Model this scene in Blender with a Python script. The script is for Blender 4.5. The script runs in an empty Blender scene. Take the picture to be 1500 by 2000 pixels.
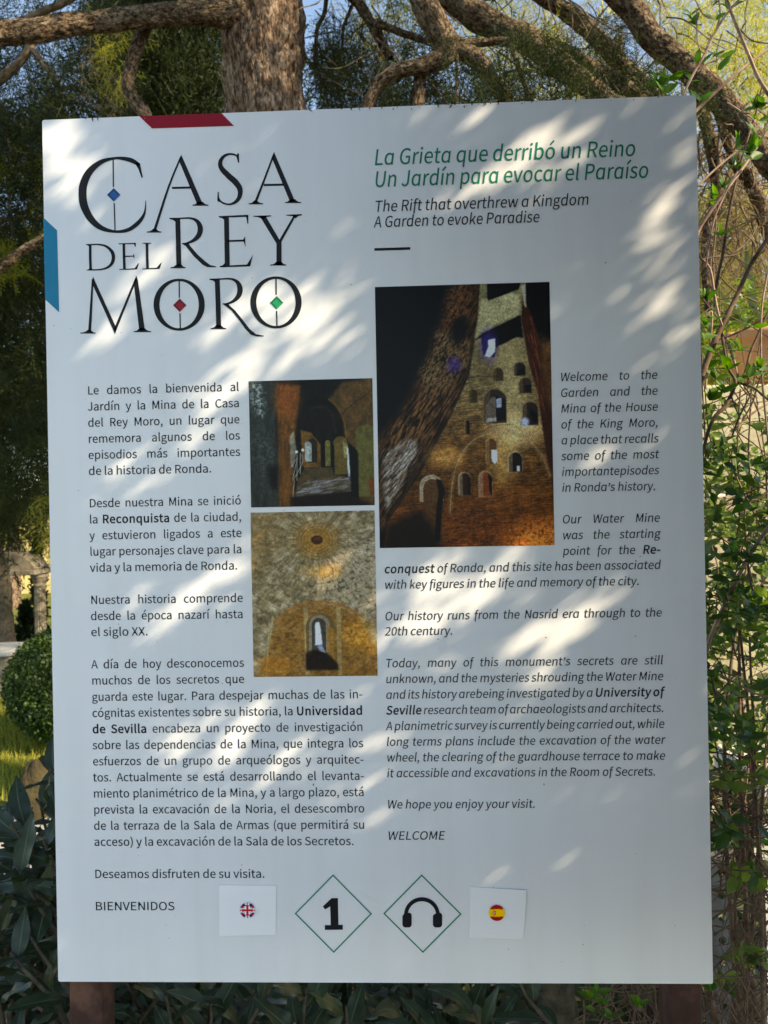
import bpy, math, random
import numpy as np
from mathutils import Vector, Matrix
from mathutils.geometry import tessellate_polygon

rng = np.random.default_rng(7)
random.seed(7)
SC = bpy.context.scene
COL = SC.collection
R = math.radians

# ------------------------------------------------------------------ camera
BZ = 0.73                                   # height of the board's lower edge
BH = 1.336                                  # board height (it is 1 m wide)
CA = np.array([0.0616, -1.1709, BZ + 0.7174])
FPX = 1500.0                                # focal length in photo pixels (photo 1500 x 2000)


def cam_axes(a, b, g):
    ca, sa = math.cos(a), math.sin(a)
    cb, sb = math.cos(b), math.sin(b)
    cg, sg = math.cos(g), math.sin(g)
    rz = np.array([[ca, -sa, 0], [sa, ca, 0], [0, 0, 1]])
    rx = np.array([[1, 0, 0], [0, cb, -sb], [0, sb, cb]])
    ry = np.array([[cg, 0, sg], [0, 1, 0], [-sg, 0, cg]])
    return rz @ rx @ ry


M3 = cam_axes(0.0364450, 0.00063207, 0.0189704)
cd = bpy.data.cameras.new('camera')
cam = bpy.data.objects.new('camera', cd)
COL.objects.link(cam)
SC.camera = cam
cd.sensor_fit = 'VERTICAL'
cd.sensor_height = 36.0
cd.sensor_width = 27.0
cd.lens = 36.0 * FPX / 2000.0
cd.clip_start = 0.05
cd.clip_end = 2000
mw = Matrix.Identity(4)
for r_ in range(3):
    mw[r_][0] = M3[r_, 0]
    mw[r_][1] = M3[r_, 2]
    mw[r_][2] = -M3[r_, 1]
    mw[r_][3] = CA[r_]
cam.matrix_world = mw
cd.dof.use_dof = True
cd.dof.focus_distance = 1.19
cd.dof.aperture_fstop = 10.0

# ------------------------------------------------------------------ world, sun, exposure
SUN = np.array([0.745, -0.355, 0.562])      # from the place towards the sun
SUN /= np.linalg.norm(SUN)
W = bpy.data.worlds.new('World')
SC.world = W
W.use_nodes = True
nt = W.node_tree
sky = nt.nodes.new('ShaderNodeTexSky')
sky.sky_type = 'NISHITA'
sky.sun_disc = False
sky.sun_elevation = math.asin(SUN[2])
sky.sun_rotation = math.atan2(SUN[0], SUN[1])
sky.altitude = 700
sky.air_density = 1.0
sky.dust_density = 0.1
sky.ozone_density = 2.6
bg = nt.nodes['Background']
bg.inputs[1].default_value = 0.15
nt.links.new(sky.outputs[0], bg.inputs[0])

sd = bpy.data.lights.new('sun', 'SUN')
sd.energy = 3.6
sd.angle = R(0.53)
sd.color = (1.0, 0.93, 0.80)
sun = bpy.data.objects.new('sun', sd)
COL.objects.link(sun)
sun.rotation_euler = Vector((-SUN[0], -SUN[1], -SUN[2])).to_track_quat('-Z', 'Y').to_euler()
sun.location = (4, -3, 6)

SC.view_settings.view_transform = 'Standard'
SC.view_settings.look = 'None'
SC.view_settings.gamma = 1.0
SC.view_settings.exposure = 1.45
SC.view_settings.use_curve_mapping = False
try:                                        # the phone's white balance: set for the shade
    SC.view_settings.use_white_balance = True
    SC.view_settings.white_balance_temperature = 8400
    SC.view_settings.white_balance_tint = 9
except Exception:
    pass
try:
    SC.cycles.max_bounces = 8
    SC.cycles.diffuse_bounces = 4
    SC.cycles.transmission_bounces = 4
    SC.cycles.sample_clamp_indirect = 6.0
    SC.cycles.use_denoising = True
except Exception:
    pass


# ------------------------------------------------------------------ geometry helpers
def P(px, py, d):
    """A place d metres in front of the photographer, in the direction of a photo pixel."""
    v = np.array([(px - 750.0) / FPX * d, d, -(py - 1000.0) / FPX * d])
    return CA + M3 @ v


def bu(px, py, y=0.0):
    """Where the line of sight through a photo pixel meets the board's face: (x, z)."""
    v = M3 @ np.array([(px - 750.0) / FPX, 1.0, -(py - 1000.0) / FPX])
    t = (y - CA[1]) / v[1]
    q = CA + t * v
    return q[0], q[2]


def in_frame(pts, margin=0.04):
    v = (pts - CA) @ M3
    d = v[:, 1]
    ok = d > 0.02
    x = v[:, 0] / np.maximum(d, 0.02)
    z = v[:, 2] / np.maximum(d, 0.02)
    return ok & (np.abs(x) < 0.5 + margin) & (np.abs(z) < 0.667 + margin)


def tag(o, label=None, cat=None, group=None, kind=None):
    if label: o['label'] = label
    if cat: o['category'] = cat
    if group: o['group'] = group
    if kind: o['kind'] = kind
    return o


def empty(name, loc):
    o = bpy.data.objects.new(name, None)
    o.empty_display_size = 0.1
    COL.objects.link(o)
    o.location = tuple(float(v) for v in loc)
    return o


def root_loc(o):
    v = np.zeros(3)
    while o is not None:
        v += np.array(o.location)
        o = o.parent
    return v


def mesh(name, verts, faces, mat=None, parent=None, smooth=False, tint=None, col=None, fmat=None, grain=None):
    """One mesh object; verts in world coordinates, faces an (n,k) array or a list."""
    v = np.asarray(verts, dtype=np.float32).reshape(-1, 3)
    if parent is not None:
        v = v - root_loc(parent).astype(np.float32)
    me = bpy.data.meshes.new(name)
    if isinstance(faces, np.ndarray):
        n, k = faces.shape
        me.vertices.add(len(v))
        me.vertices.foreach_set('co', v.ravel())
        me.loops.add(n * k)
        me.loops.foreach_set('vertex_index', faces.astype(np.int32).ravel())
        me.polygons.add(n)
        me.polygons.foreach_set('loop_start', np.arange(0, n * k, k, dtype=np.int32))
        me.update(calc_edges=True)
    else:
        me.from_pydata(v.tolist(), [], [tuple(int(i) for i in f) for f in faces])
    if smooth:
        me.polygons.foreach_set('use_smooth', np.ones(len(me.polygons), dtype=bool))
    if mat is not None:
        for m in (mat if isinstance(mat, (list, tuple)) else [mat]):
            me.materials.append(m)
    if fmat is not None:
        me.polygons.foreach_set('material_index', np.asarray(fmat, dtype=np.int32))
    if tint is not None:
        a = me.attributes.new('tint', 'FLOAT', 'POINT')
        a.data.foreach_set('value', np.asarray(tint, dtype=np.float32))
    if grain is not None:
        a = me.attributes.new('grain', 'FLOAT_VECTOR', 'POINT')
        a.data.foreach_set('vector', np.asarray(grain, dtype=np.float32).ravel())
    if col is not None:
        a = me.attributes.new('print', 'FLOAT_COLOR', 'POINT')
        c4 = np.ones((len(v), 4), dtype=np.float32)
        c4[:, :3] = col
        a.data.foreach_set('color', c4.ravel())
    me.validate()
    me.update()
    o = bpy.data.objects.new(name, me)
    COL.objects.link(o)
    if parent is not None:
        o.parent = parent
    return o


class MB:
    """Collects pieces that end in one mesh."""
    def __init__(s):
        s.v = []; s.f = []; s.t = []; s.m = []; s.n = 0

    def add(s, v, f, t=None, m=0):
        v = np.asarray(v, dtype=float).reshape(-1, 3)
        s.v.append(v)
        for q in f:
            s.f.append(tuple(int(i) + s.n for i in q))
            s.m.append(m)
        s.t.append(np.full(len(v), 0.5) if t is None else np.broadcast_to(t, (len(v),)))
        s.n += len(v)

    def box(s, lo, hi, m=0, bev=0.0):
        x0, y0, z0 = lo; x1, y1, z1 = hi
        if bev <= 0:
            v = [(x0, y0, z0), (x1, y0, z0), (x1, y1, z0), (x0, y1, z0),
                 (x0, y0, z1), (x1, y0, z1), (x1, y1, z1), (x0, y1, z1)]
            s.add(v, [(0, 3, 2, 1), (4, 5, 6, 7), (0, 1, 5, 4), (1, 2, 6, 5), (2, 3, 7, 6), (3, 0, 4, 7)], m=m)
        else:
            b = bev
            ring = [(x0 + b, y0), (x1 - b, y0), (x1, y0 + b), (x1, y1 - b), (x1 - b, y1), (x0 + b, y1), (x0, y1 - b), (x0, y0 + b)]
            cx, cy = (x0 + x1) / 2, (y0 + y1) / 2
            v = []
            for z, k in ((z0, 1), (z0 + b, 0), (z1 - b, 0), (z1, 1)):
                for (x, y) in ring:
                    if k:
                        x = x - b * np.sign(x - cx) * 0.8; y = y - b * np.sign(y - cy) * 0.8
                    v.append((x, y, z))
            f = [tuple(reversed(range(8))), tuple(range(24, 32))]
            for r_ in range(3):
                for i in range(8):
                    j = (i + 1) % 8
                    f.append((r_ * 8 + i, r_ * 8 + j, (r_ + 1) * 8 + j, (r_ + 1) * 8 + i))
            s.add(v, f, m=m)

    def build(s, name, mat, parent=None, smooth=False):
        return mesh(name, np.concatenate(s.v), s.f, mat, parent, smooth,
                    tint=np.concatenate(s.t), fmat=s.m)


def catmull(pts, k):
    p = np.asarray(pts, float)
    if len(p) < 3:
        t = np.linspace(0, 1, k + 1)[:, None]
        return p[0] * (1 - t) + p[-1] * t
    q = np.vstack([2 * p[0] - p[1], p, 2 * p[-1] - p[-2]])
    out = []
    for i in range(1, len(q) - 2):
        a, b, c, d = q[i - 1], q[i], q[i + 1], q[i + 2]
        for j in range(k):
            t = j / k
            out.append(0.5 * ((2 * b) + (-a + c) * t + (2 * a - 5 * b + 4 * c - d) * t * t + (-a + 3 * b - 3 * c + d) * t ** 3))
    out.append(p[-1])
    return np.array(out)


def hash3(i, j, k):
    n = (i * 374761393 + j * 668265263 + k * 2147483647 + 12345) & 0xffffffff
    n = ((n ^ (n >> 13)) * 1274126177) & 0xffffffff
    n = (n ^ (n >> 16)) & 0xffffffff
    return n / 4294967295.0


def vnoise(p):
    p = np.asarray(p, float)
    i = np.floor(p).astype(np.int64)
    f = p - i
    f = f * f * (3 - 2 * f)
    r = 0
    for dx in (0, 1):
        for dy in (0, 1):
            for dz in (0, 1):
                w = (f[..., 0] if dx else 1 - f[..., 0]) * (f[..., 1] if dy else 1 - f[..., 1]) * (f[..., 2] if dz else 1 - f[..., 2])
                r = r + w * hash3(i[..., 0] + dx, i[..., 1] + dy, i[..., 2] + dz)
    return r


def fbm(p, o=4):
    p = np.asarray(p, float)
    s = 0; a = 0.5; t = 0
    for k in range(o):
        s = s + a * vnoise(p * (2.03 ** k) + 17.3 * k); t += a; a *= 0.55
    return s / t


def tube(pts, rad, seg=10, res=6, bark=0.0, bscale=1.0, flat=1.0):
    """Swept tube through points; rad is one radius or one per point; bark = ridge depth in metres."""
    p = np.asarray(pts, float)
    rad = np.broadcast_to(np.asarray(rad, float), (len(p),))
    c = catmull(np.hstack([p, rad[:, None]]), res)
    xyz, r = c[:, :3], np.maximum(c[:, 3], 1e-4)
    d = np.gradient(xyz, axis=0)
    d /= np.linalg.norm(d, axis=1)[:, None] + 1e-12
    u = np.cross(d[0], [0.13, 0.3, 0.94] if abs(d[0][2]) < 0.9 else [1, 0.2, 0])
    u /= np.linalg.norm(u)
    L = np.concatenate([[0], np.cumsum(np.linalg.norm(np.diff(xyz, axis=0), axis=1))])
    a = np.linspace(0, 2 * np.pi, seg, endpoint=False)
    vs = []; gr = []
    for i in range(len(xyz)):
        gr.append(np.stack([np.cos(a) * r[i], np.sin(a) * r[i], np.full(seg, L[i])], 1))
        u = u - d[i] * np.dot(u, d[i]); u /= np.linalg.norm(u)
        w = np.cross(d[i], u)
        rr = np.full(seg, r[i])
        if bark > 0:
            q = np.stack([np.cos(a) * r[i], np.sin(a) * r[i], np.full(seg, L[i] * 0.16)], 1) * (55 * bscale)
            n1 = 1 - np.abs(2 * fbm(q, 3) - 1)
            n2 = fbm(np.stack([np.cos(a) * r[i], np.sin(a) * r[i], np.full(seg, L[i] * 0.6)], 1) * 130 * bscale + 9, 2)
            n3 = fbm(np.stack([np.cos(a) * r[i], np.sin(a) * r[i], np.full(seg, L[i])], 1) * 7 + 3, 2)
            rr = rr + bark * ((n1 - 0.6) * 1.6 + (n2 - 0.5) * 0.8) + (n3 - 0.5) * r[i] * 0.35
        vs.append(xyz[i] + np.outer(np.cos(a) * rr, u) * 1.0 + np.outer(np.sin(a) * rr, w) * flat)
    n = len(xyz)
    tube.grain = np.concatenate(gr)
    V = np.concatenate(vs)
    i, j = np.meshgrid(np.arange(n - 1), np.arange(seg), indexing='ij')
    j2 = (j + 1) % seg
    F = np.stack([i * seg + j, i * seg + j2, (i + 1) * seg + j2, (i + 1) * seg + j], -1).reshape(-1, 4)
    return V, F, n, seg


def add_tube(name, pts, rad, mat, parent, seg=10, res=6, bark=0.0, bscale=1.0, smooth=True):
    V, F, n, sg = tube(pts, rad, seg, res, bark, bscale)
    return mesh(name, V, F, mat, parent, smooth, grain=tube.grain)


# ------------------------------------------------------------------ materials
def new_mat(name):
    m = bpy.data.materials.new(name)
    m.use_nodes = True
    return m, m.node_tree, m.node_tree.nodes['Principled BSDF']


def nd(t, typ, **kw):
    n = t.nodes.new(typ)
    for k, v in kw.items():
        setattr(n, k, v)
    return n


def noise_mat(name, c0, c1, scale=8.0, rough=0.8, bump=0.3, bdist=0.004, stretch=(1, 1, 1), detail=6, spec=0.3, c2=None, pos=(0.35, 0.65), bscale=None):
    m, t, b = new_mat(name)
    tc = nd(t, 'ShaderNodeTexCoord'); mp = nd(t, 'ShaderNodeMapping')
    mp.inputs['Scale'].default_value = stretch
    n = nd(t, 'ShaderNodeTexNoise'); n.inputs['Scale'].default_value = scale; n.inputs['Detail'].default_value = detail
    n.inputs['Roughness'].default_value = 0.65
    r = nd(t, 'ShaderNodeValToRGB')
    r.color_ramp.elements[0].position = pos[0]; r.color_ramp.elements[0].color = (*c0, 1)
    r.color_ramp.elements[1].position = pos[1]; r.color_ramp.elements[1].color = (*c1, 1)
    if c2:
        e = r.color_ramp.elements.new((pos[0] + pos[1]) / 2); e.color = (*c2, 1)
    t.links.new(tc.outputs['Object'], mp.inputs['Vector']); t.links.new(mp.outputs[0], n.inputs['Vector'])
    t.links.new(n.outputs['Fac'], r.inputs['Fac']); t.links.new(r.outputs['Color'], b.inputs['Base Color'])
    n2 = nd(t, 'ShaderNodeTexNoise'); n2.inputs['Scale'].default_value = bscale or scale * 4; n2.inputs['Detail'].default_value = 5
    t.links.new(mp.outputs[0], n2.inputs['Vector'])
    bp = nd(t, 'ShaderNodeBump'); bp.inputs['Strength'].default_value = bump; bp.inputs['Distance'].default_value = bdist
    t.links.new(n2.outputs['Fac'], bp.inputs['Height']); t.links.new(bp.outputs[0], b.inputs['Normal'])
    b.inputs['Roughness'].default_value = rough
    b.inputs['Specular IOR Level'].default_value = spec
    return m


def bark_mat(name, dark, mid, light, sc=1.0, along=0.16, bump=0.8):
    """Fibrous bark: strips that run along the limb, with dark cracks between them."""
    m, t, b = new_mat(name)
    at = nd(t, 'ShaderNodeAttribute', attribute_name='grain')
    mp = nd(t, 'ShaderNodeMapping'); mp.inputs['Scale'].default_value = (sc, sc, sc * along)
    t.links.new(at.outputs['Vector'], mp.inputs['Vector'])
    n1 = nd(t, 'ShaderNodeTexNoise'); n1.inputs['Scale'].default_value = 62; n1.inputs['Detail'].default_value = 5; n1.inputs['Roughness'].default_value = 0.6; n1.inputs['Distortion'].default_value = 0.6
    n2 = nd(t, 'ShaderNodeTexNoise'); n2.inputs['Scale'].default_value = 150; n2.inputs['Detail'].default_value = 4
    mp3 = nd(t, 'ShaderNodeMapping'); mp3.inputs['Scale'].default_value = (sc, sc, sc * 0.6)
    t.links.new(at.outputs['Vector'], mp3.inputs['Vector'])
    n3 = nd(t, 'ShaderNodeTexNoise'); n3.inputs['Scale'].default_value = 14; n3.inputs['Detail'].default_value = 3
    t.links.new(mp.outputs[0], n1.inputs['Vector']); t.links.new(mp.outputs[0], n2.inputs['Vector']); t.links.new(mp3.outputs[0], n3.inputs['Vector'])
    mxh = nd(t, 'ShaderNodeMath', operation='MULTIPLY_ADD'); mxh.inputs[1].default_value = 0.45
    t.links.new(n2.outputs['Fac'], mxh.inputs[0]); t.links.new(n1.outputs['Fac'], mxh.inputs[2])
    r = nd(t, 'ShaderNodeValToRGB')
    e = r.color_ramp.elements
    e[0].position = 0.58; e[0].color = (*dark, 1); e[1].position = 0.90; e[1].color = (*light, 1)
    q = e.new(0.70); q.color = (*mid, 1)
    t.links.new(mxh.outputs[0], r.inputs['Fac'])
    r3 = nd(t, 'ShaderNodeValToRGB'); r3.color_ramp.elements[0].position = 0.35; r3.color_ramp.elements[0].color = (0.6, 0.55, 0.5, 1); r3.color_ramp.elements[1].position = 0.65
    t.links.new(n3.outputs['Fac'], r3.inputs['Fac'])
    mm = nd(t, 'ShaderNodeMix', data_type='RGBA', blend_type='MULTIPLY'); mm.inputs[0].default_value = 1.0
    t.links.new(r.outputs[0], mm.inputs[6]); t.links.new(r3.outputs[0], mm.inputs[7]); t.links.new(mm.outputs[2], b.inputs['Base Color'])
    bp = nd(t, 'ShaderNodeBump'); bp.inputs['Strength'].default_value = bump; bp.inputs['Distance'].default_value = 0.02
    t.links.new(mxh.outputs[0], bp.inputs['Height']); t.links.new(bp.outputs[0], b.inputs['Normal'])
    b.inputs['Roughness'].default_value = 0.95; b.inputs['Specular IOR Level'].default_value = 0.08
    return m


def leaf_mat(name, c0, c1, trans=0.35, rough=0.45, spec=0.4, tcol=None, blotch=0.0):
    """Leaf: two natural colours mixed by a per-leaf value, light passing through."""
    m, t, b = new_mat(name)
    at = nd(t, 'ShaderNodeAttribute', attribute_name='tint')
    oi = nd(t, 'ShaderNodeObjectInfo')
    ad = nd(t, 'ShaderNodeMath', operation='ADD')
    t.links.new(at.outputs['Fac'], ad.inputs[0])
    sb = nd(t, 'ShaderNodeMath', operation='MULTIPLY_ADD'); sb.inputs[1].default_value = 0.7; sb.inputs[2].default_value = -0.35
    t.links.new(oi.outputs['Random'], sb.inputs[0]); t.links.new(sb.outputs[0], ad.inputs[1])
    ad.use_clamp = True
    mx = nd(t, 'ShaderNodeMix', data_type='RGBA')
    mx.inputs[6].default_value = (*c0, 1); mx.inputs[7].default_value = (*c1, 1)
    t.links.new(ad.outputs[0], mx.inputs[0])
    out = mx.outputs[2]
    if blotch > 0:
        tc = nd(t, 'ShaderNodeTexCoord')
        n = nd(t, 'ShaderNodeTexNoise'); n.inputs['Scale'].default_value = 60; n.inputs['Detail'].default_value = 4
        t.links.new(tc.outputs['Object'], n.inputs['Vector'])
        m2 = nd(t, 'ShaderNodeMix', data_type='RGBA', blend_type='MULTIPLY'); m2.inputs[0].default_value = blotch
        rr = nd(t, 'ShaderNodeValToRGB'); rr.color_ramp.elements[0].position = 0.3; rr.color_ramp.elements[0].color = (0.45, 0.45, 0.4, 1)
        rr.color_ramp.elements[1].position = 0.7
        t.links.new(n.outputs['Fac'], rr.inputs[0]); t.links.new(out, m2.inputs[6]); t.links.new(rr.outputs[0], m2.inputs[7])
        out = m2.outputs[2]
        bp = nd(t, 'ShaderNodeBump'); bp.inputs['Strength'].default_value = 0.25; bp.inputs['Distance'].default_value = 0.001
        t.links.new(n.outputs['Fac'], bp.inputs['Height']); t.links.new(bp.outputs[0], b.inputs['Normal'])
    t.links.new(out, b.inputs['Base Color'])
    b.inputs['Roughness'].default_value = rough
    b.inputs['Specular IOR Level'].default_value = spec
    if trans > 0:
        tr = nd(t, 'ShaderNodeBsdfTranslucent')
        hs = nd(t, 'ShaderNodeHueSaturation'); hs.inputs['Saturation'].default_value = 1.15; hs.inputs['Value'].default_value = 1.5
        t.links.new(out, hs.inputs['Color']); t.links.new(hs.outputs[0], tr.inputs['Color'])
        ms = nd(t, 'ShaderNodeMixShader'); ms.inputs[0].default_value = trans
        t.links.new(b.outputs[0], ms.inputs[1]); t.links.new(tr.outputs[0], ms.inputs[2])
        t.links.new(ms.outputs[0], t.nodes['Material Output'].inputs['Surface'])
    return m


def flat_mat(name, c, rough=0.4, spec=0.4, metal=0.0):
    m, t, b = new_mat(name)
    b.inputs['Base Color'].default_value = (*c, 1)
    b.inputs['Roughness'].default_value = rough
    b.inputs['Specular IOR Level'].default_value = spec
    b.inputs['Metallic'].default_value = metal
    return m


MT = {}
# white printed panel: faint unevenness, a few specks of dirt, semi gloss laminate
m, t, b = new_mat('panel_white')
tc = nd(t, 'ShaderNodeTexCoord')
n1 = nd(t, 'ShaderNodeTexNoise'); n1.inputs['Scale'].default_value = 3.0; n1.inputs['Detail'].default_value = 5
r1 = nd(t, 'ShaderNodeValToRGB')
r1.color_ramp.elements[0].position = 0.3; r1.color_ramp.elements[0].color = (0.74, 0.755, 0.775, 1)
r1.color_ramp.elements[1].position = 0.7; r1.color_ramp.elements[1].color = (0.80, 0.805, 0.82, 1)
t.links.new(tc.outputs['Object'], n1.inputs['Vector']); t.links.new(n1.outputs['Fac'], r1.inputs['Fac'])
v1 = nd(t, 'ShaderNodeTexNoise'); v1.inputs['Scale'].default_value = 140.0; v1.inputs['Detail'].default_value = 1
r2 = nd(t, 'ShaderNodeValToRGB')
r2.color_ramp.elements[0].position = 0.795; r2.color_ramp.elements[0].color = (1, 1, 1, 1)
r2.color_ramp.elements[1].position = 0.83; r2.color_ramp.elements[1].color = (0.35, 0.32, 0.28, 1)
t.links.new(tc.outputs['Object'], v1.inputs['Vector']); t.links.new(v1.outputs['Fac'], r2.inputs['Fac'])
mm = nd(t, 'ShaderNodeMix', data_type='RGBA', blend_type='MULTIPLY'); mm.inputs[0].default_value = 1.0
t.links.new(r1.outputs[0], mm.inputs[6]); t.links.new(r2.outputs[0], mm.inputs[7])
# faint runs of washed-down dust
mpd = nd(t, 'ShaderNodeMapping'); mpd.inputs['Scale'].default_value = (15, 1, 1.0)
nd3 = nd(t, 'ShaderNodeTexNoise'); nd3.inputs['Scale'].default_value = 1.6; nd3.inputs['Detail'].default_value = 5
rd = nd(t, 'ShaderNodeValToRGB'); rd.color_ramp.elements[0].position = 0.3; rd.color_ramp.elements[0].color = (0.965, 0.96, 0.95, 1); rd.color_ramp.elements[1].position = 0.55
t.links.new(tc.outputs['Object'], mpd.inputs['Vector']); t.links.new(mpd.outputs[0], nd3.inputs['Vector']); t.links.new(nd3.outputs['Fac'], rd.inputs[0])
m3 = nd(t, 'ShaderNodeMix', data_type='RGBA', blend_type='MULTIPLY'); m3.inputs[0].default_value = 1.0
t.links.new(mm.outputs[2], m3.inputs[6]); t.links.new(rd.outputs[0], m3.inputs[7])
t.links.new(m3.outputs[2], b.inputs['Base Color'])
rr_ = nd(t, 'ShaderNodeMapRange'); rr_.inputs[3].default_value = 0.22; rr_.inputs[4].default_value = 0.42
t.links.new(n1.outputs['Fac'], rr_.inputs[0]); t.links.new(rr_.outputs[0], b.inputs['Roughness'])
b.inputs['Specular IOR Level'].default_value = 0.45
MT['panel'] = m
MT['panel_edge'] = noise_mat('panel_edge', (0.03, 0.025, 0.022), (0.35, 0.34, 0.33), 60, 0.6, 0.2, 0.001, pos=(0.42, 0.6))
MT['ink'] = flat_mat('black_ink', (0.012, 0.013, 0.016), 0.45, 0.12)
MT['ink_soft'] = flat_mat('dark_grey_ink', (0.03, 0.031, 0.036), 0.45, 0.12)
MT['ink_green'] = flat_mat('green_ink', (0.0, 0.20, 0.12), 0.45, 0.12)
MT['ink_red'] = flat_mat('dark_red_ink', (0.30, 0.008, 0.022), 0.45, 0.12)
MT['ink_blue'] = flat_mat('blue_ink', (0.0, 0.20, 0.34), 0.45, 0.12)
MT['gem_blue'] = flat_mat('blue_gem_ink', (0.01, 0.11, 0.32), 0.4, 0.2)
MT['gem_blue_d'] = flat_mat('dark_blue_gem_ink', (0.005, 0.05, 0.17), 0.4, 0.2)
MT['gem_red'] = flat_mat('red_gem_ink', (0.36, 0.008, 0.02), 0.4, 0.2)
MT['gem_red_d'] = flat_mat('dark_red_gem_ink', (0.17, 0.004, 0.01), 0.4, 0.2)
MT['gem_green'] = flat_mat('green_gem_ink', (0.0, 0.34, 0.13), 0.4, 0.2)
MT['gem_green_d'] = flat_mat('dark_green_gem_ink', (0.0, 0.16, 0.06), 0.4, 0.2)
MT['sticker'] = flat_mat('sticker_paper', (0.86, 0.87, 0.89), 0.3)
MT['sticker_edge'] = flat_mat('sticker_edge', (0.35, 0.36, 0.38), 0.5)
# printed pictures: colours come from the per-vertex print attribute
m, t, b = new_mat('printed_picture')
at = nd(t, 'ShaderNodeAttribute', attribute_name='print')
t.links.new(at.outputs['Color'], b.inputs['Base Color'])
b.inputs['Roughness'].default_value = 0.42
b.inputs['Specular IOR Level'].default_value = 0.16
MT['picture'] = m
MT['rust'] = noise_mat('rusty_steel', (0.026, 0.011, 0.008), (0.15, 0.07, 0.045), 14, 0.75, 0.35, 0.001, c2=(0.05, 0.022, 0.017), pos=(0.3, 0.72), spec=0.3, bscale=120)
MT['bark'] = bark_mat('conifer_bark', (0.055, 0.034, 0.023), (0.19, 0.126, 0.088), (0.48, 0.36, 0.26), sc=1.25, along=0.33)
MT['bark_limb'] = bark_mat('limb_bark', (0.035, 0.024, 0.016), (0.12, 0.084, 0.055), (0.36, 0.27, 0.18), sc=1.5, along=0.5)  # darker than the trunk bark: shade on the limbs is in this colour
MT['twig'] = noise_mat('twig_bark', (0.10, 0.065, 0.045), (0.26, 0.19, 0.13), 30, 0.9, 0.3, 0.002, spec=0.15)
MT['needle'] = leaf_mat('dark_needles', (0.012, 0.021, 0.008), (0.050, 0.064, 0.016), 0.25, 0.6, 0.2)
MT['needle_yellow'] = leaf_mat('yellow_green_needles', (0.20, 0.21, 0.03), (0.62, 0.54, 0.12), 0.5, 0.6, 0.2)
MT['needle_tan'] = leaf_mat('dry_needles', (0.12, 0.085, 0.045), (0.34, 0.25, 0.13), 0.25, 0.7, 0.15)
MT['far_leaf'] = leaf_mat('far_foliage', (0.16, 0.18, 0.03), (0.42, 0.40, 0.09), 0.4, 0.6, 0.2)
MT['laurel'] = leaf_mat('laurel_leaf', (0.028, 0.045, 0.020), (0.10, 0.125, 0.048), 0.15, 0.40, 0.38, blotch=0.6)
MT['laurel_rib'] = flat_mat('laurel_midrib', (0.10, 0.125, 0.06), 0.6, 0.2)
MT['laurel_stem'] = noise_mat('laurel_stem', (0.035, 0.03, 0.022), (0.11, 0.09, 0.06), 40, 0.8, 0.4, 0.001)
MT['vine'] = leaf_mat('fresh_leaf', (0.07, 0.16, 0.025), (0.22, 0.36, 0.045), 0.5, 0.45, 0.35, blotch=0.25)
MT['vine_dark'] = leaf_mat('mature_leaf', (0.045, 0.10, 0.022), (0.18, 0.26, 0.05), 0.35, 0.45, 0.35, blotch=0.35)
MT['vine_stem'] = noise_mat('red_brown_stem', (0.20, 0.10, 0.07), (0.52, 0.36, 0.27), 35, 0.6, 0.4, 0.001)
MT['vine_wood'] = noise_mat('brown_wood_stem', (0.06, 0.035, 0.025), (0.20, 0.13, 0.085), 35, 0.8, 0.5, 0.001)
MT['box'] = leaf_mat('box_leaf', (0.028, 0.06, 0.014), (0.09, 0.15, 0.03), 0.3, 0.45, 0.35)
MT['grass'] = leaf_mat('grass_blade', (0.17, 0.19, 0.03), (0.42, 0.40, 0.08), 0.35, 0.6, 0.2)
MT['soil'] = noise_mat('garden_soil', (0.035, 0.028, 0.02), (0.10, 0.08, 0.05), 5, 0.95, 0.8, 0.02, pos=(0.3, 0.7), spec=0.1)
MT['lawn'] = noise_mat('lawn_ground', (0.07, 0.085, 0.02), (0.22, 0.22, 0.06), 6, 0.95, 0.8, 0.02, pos=(0.3, 0.7), spec=0.1, bscale=80)
MT['path'] = noise_mat('gravel_path', (0.26, 0.25, 0.23), (0.44, 0.425, 0.40), 90, 0.9, 0.9, 0.008, pos=(0.3, 0.7), spec=0.15, bscale=160)
MT['forecourt'] = noise_mat('paved_earth', (0.07, 0.062, 0.05), (0.14, 0.125, 0.105), 30, 0.95, 0.6, 0.01, pos=(0.3, 0.7), spec=0.1, bscale=110)
MT['render'] = noise_mat('cream_render', (0.33, 0.28, 0.17), (0.56, 0.50, 0.33), 3.5, 0.9, 0.5, 0.006, pos=(0.28, 0.7), spec=0.15, bscale=50)
MT['ochre'] = noise_mat('ochre_render', (0.60, 0.47, 0.18), (0.74, 0.60, 0.26), 1.2, 0.9, 0.4, 0.01, pos=(0.28, 0.7), spec=0.15, bscale=30)
MT['whitewash'] = noise_mat('whitewash', (0.36, 0.36, 0.35), (0.62, 0.61, 0.58), 5, 0.85, 0.5, 0.004, pos=(0.28, 0.7), spec=0.2, bscale=60)
MT['terracotta'] = noise_mat('terracotta', (0.56, 0.25, 0.11), (0.74, 0.40, 0.20), 6, 0.85, 0.35, 0.003, pos=(0.25, 0.75), spec=0.2, bscale=70)
MT['stone'] = noise_mat('weathered_stone', (0.13, 0.115, 0.09), (0.36, 0.31, 0.23), 6, 0.9, 0.7, 0.01, pos=(0.28, 0.7), spec=0.15, bscale=45)
MT['rock'] = noise_mat('shade_dark_rock', (0.02, 0.017, 0.01), (0.075, 0.06, 0.032), 6, 0.95, 0.9, 0.02, pos=(0.3, 0.7), spec=0.1, bscale=40)  # brown deepened so the colour also holds the shade over the rocks
MT['agave'] = leaf_mat('agave_blade', (0.13, 0.19, 0.09), (0.20, 0.27, 0.12), 0.1, 0.45, 0.4)
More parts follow.
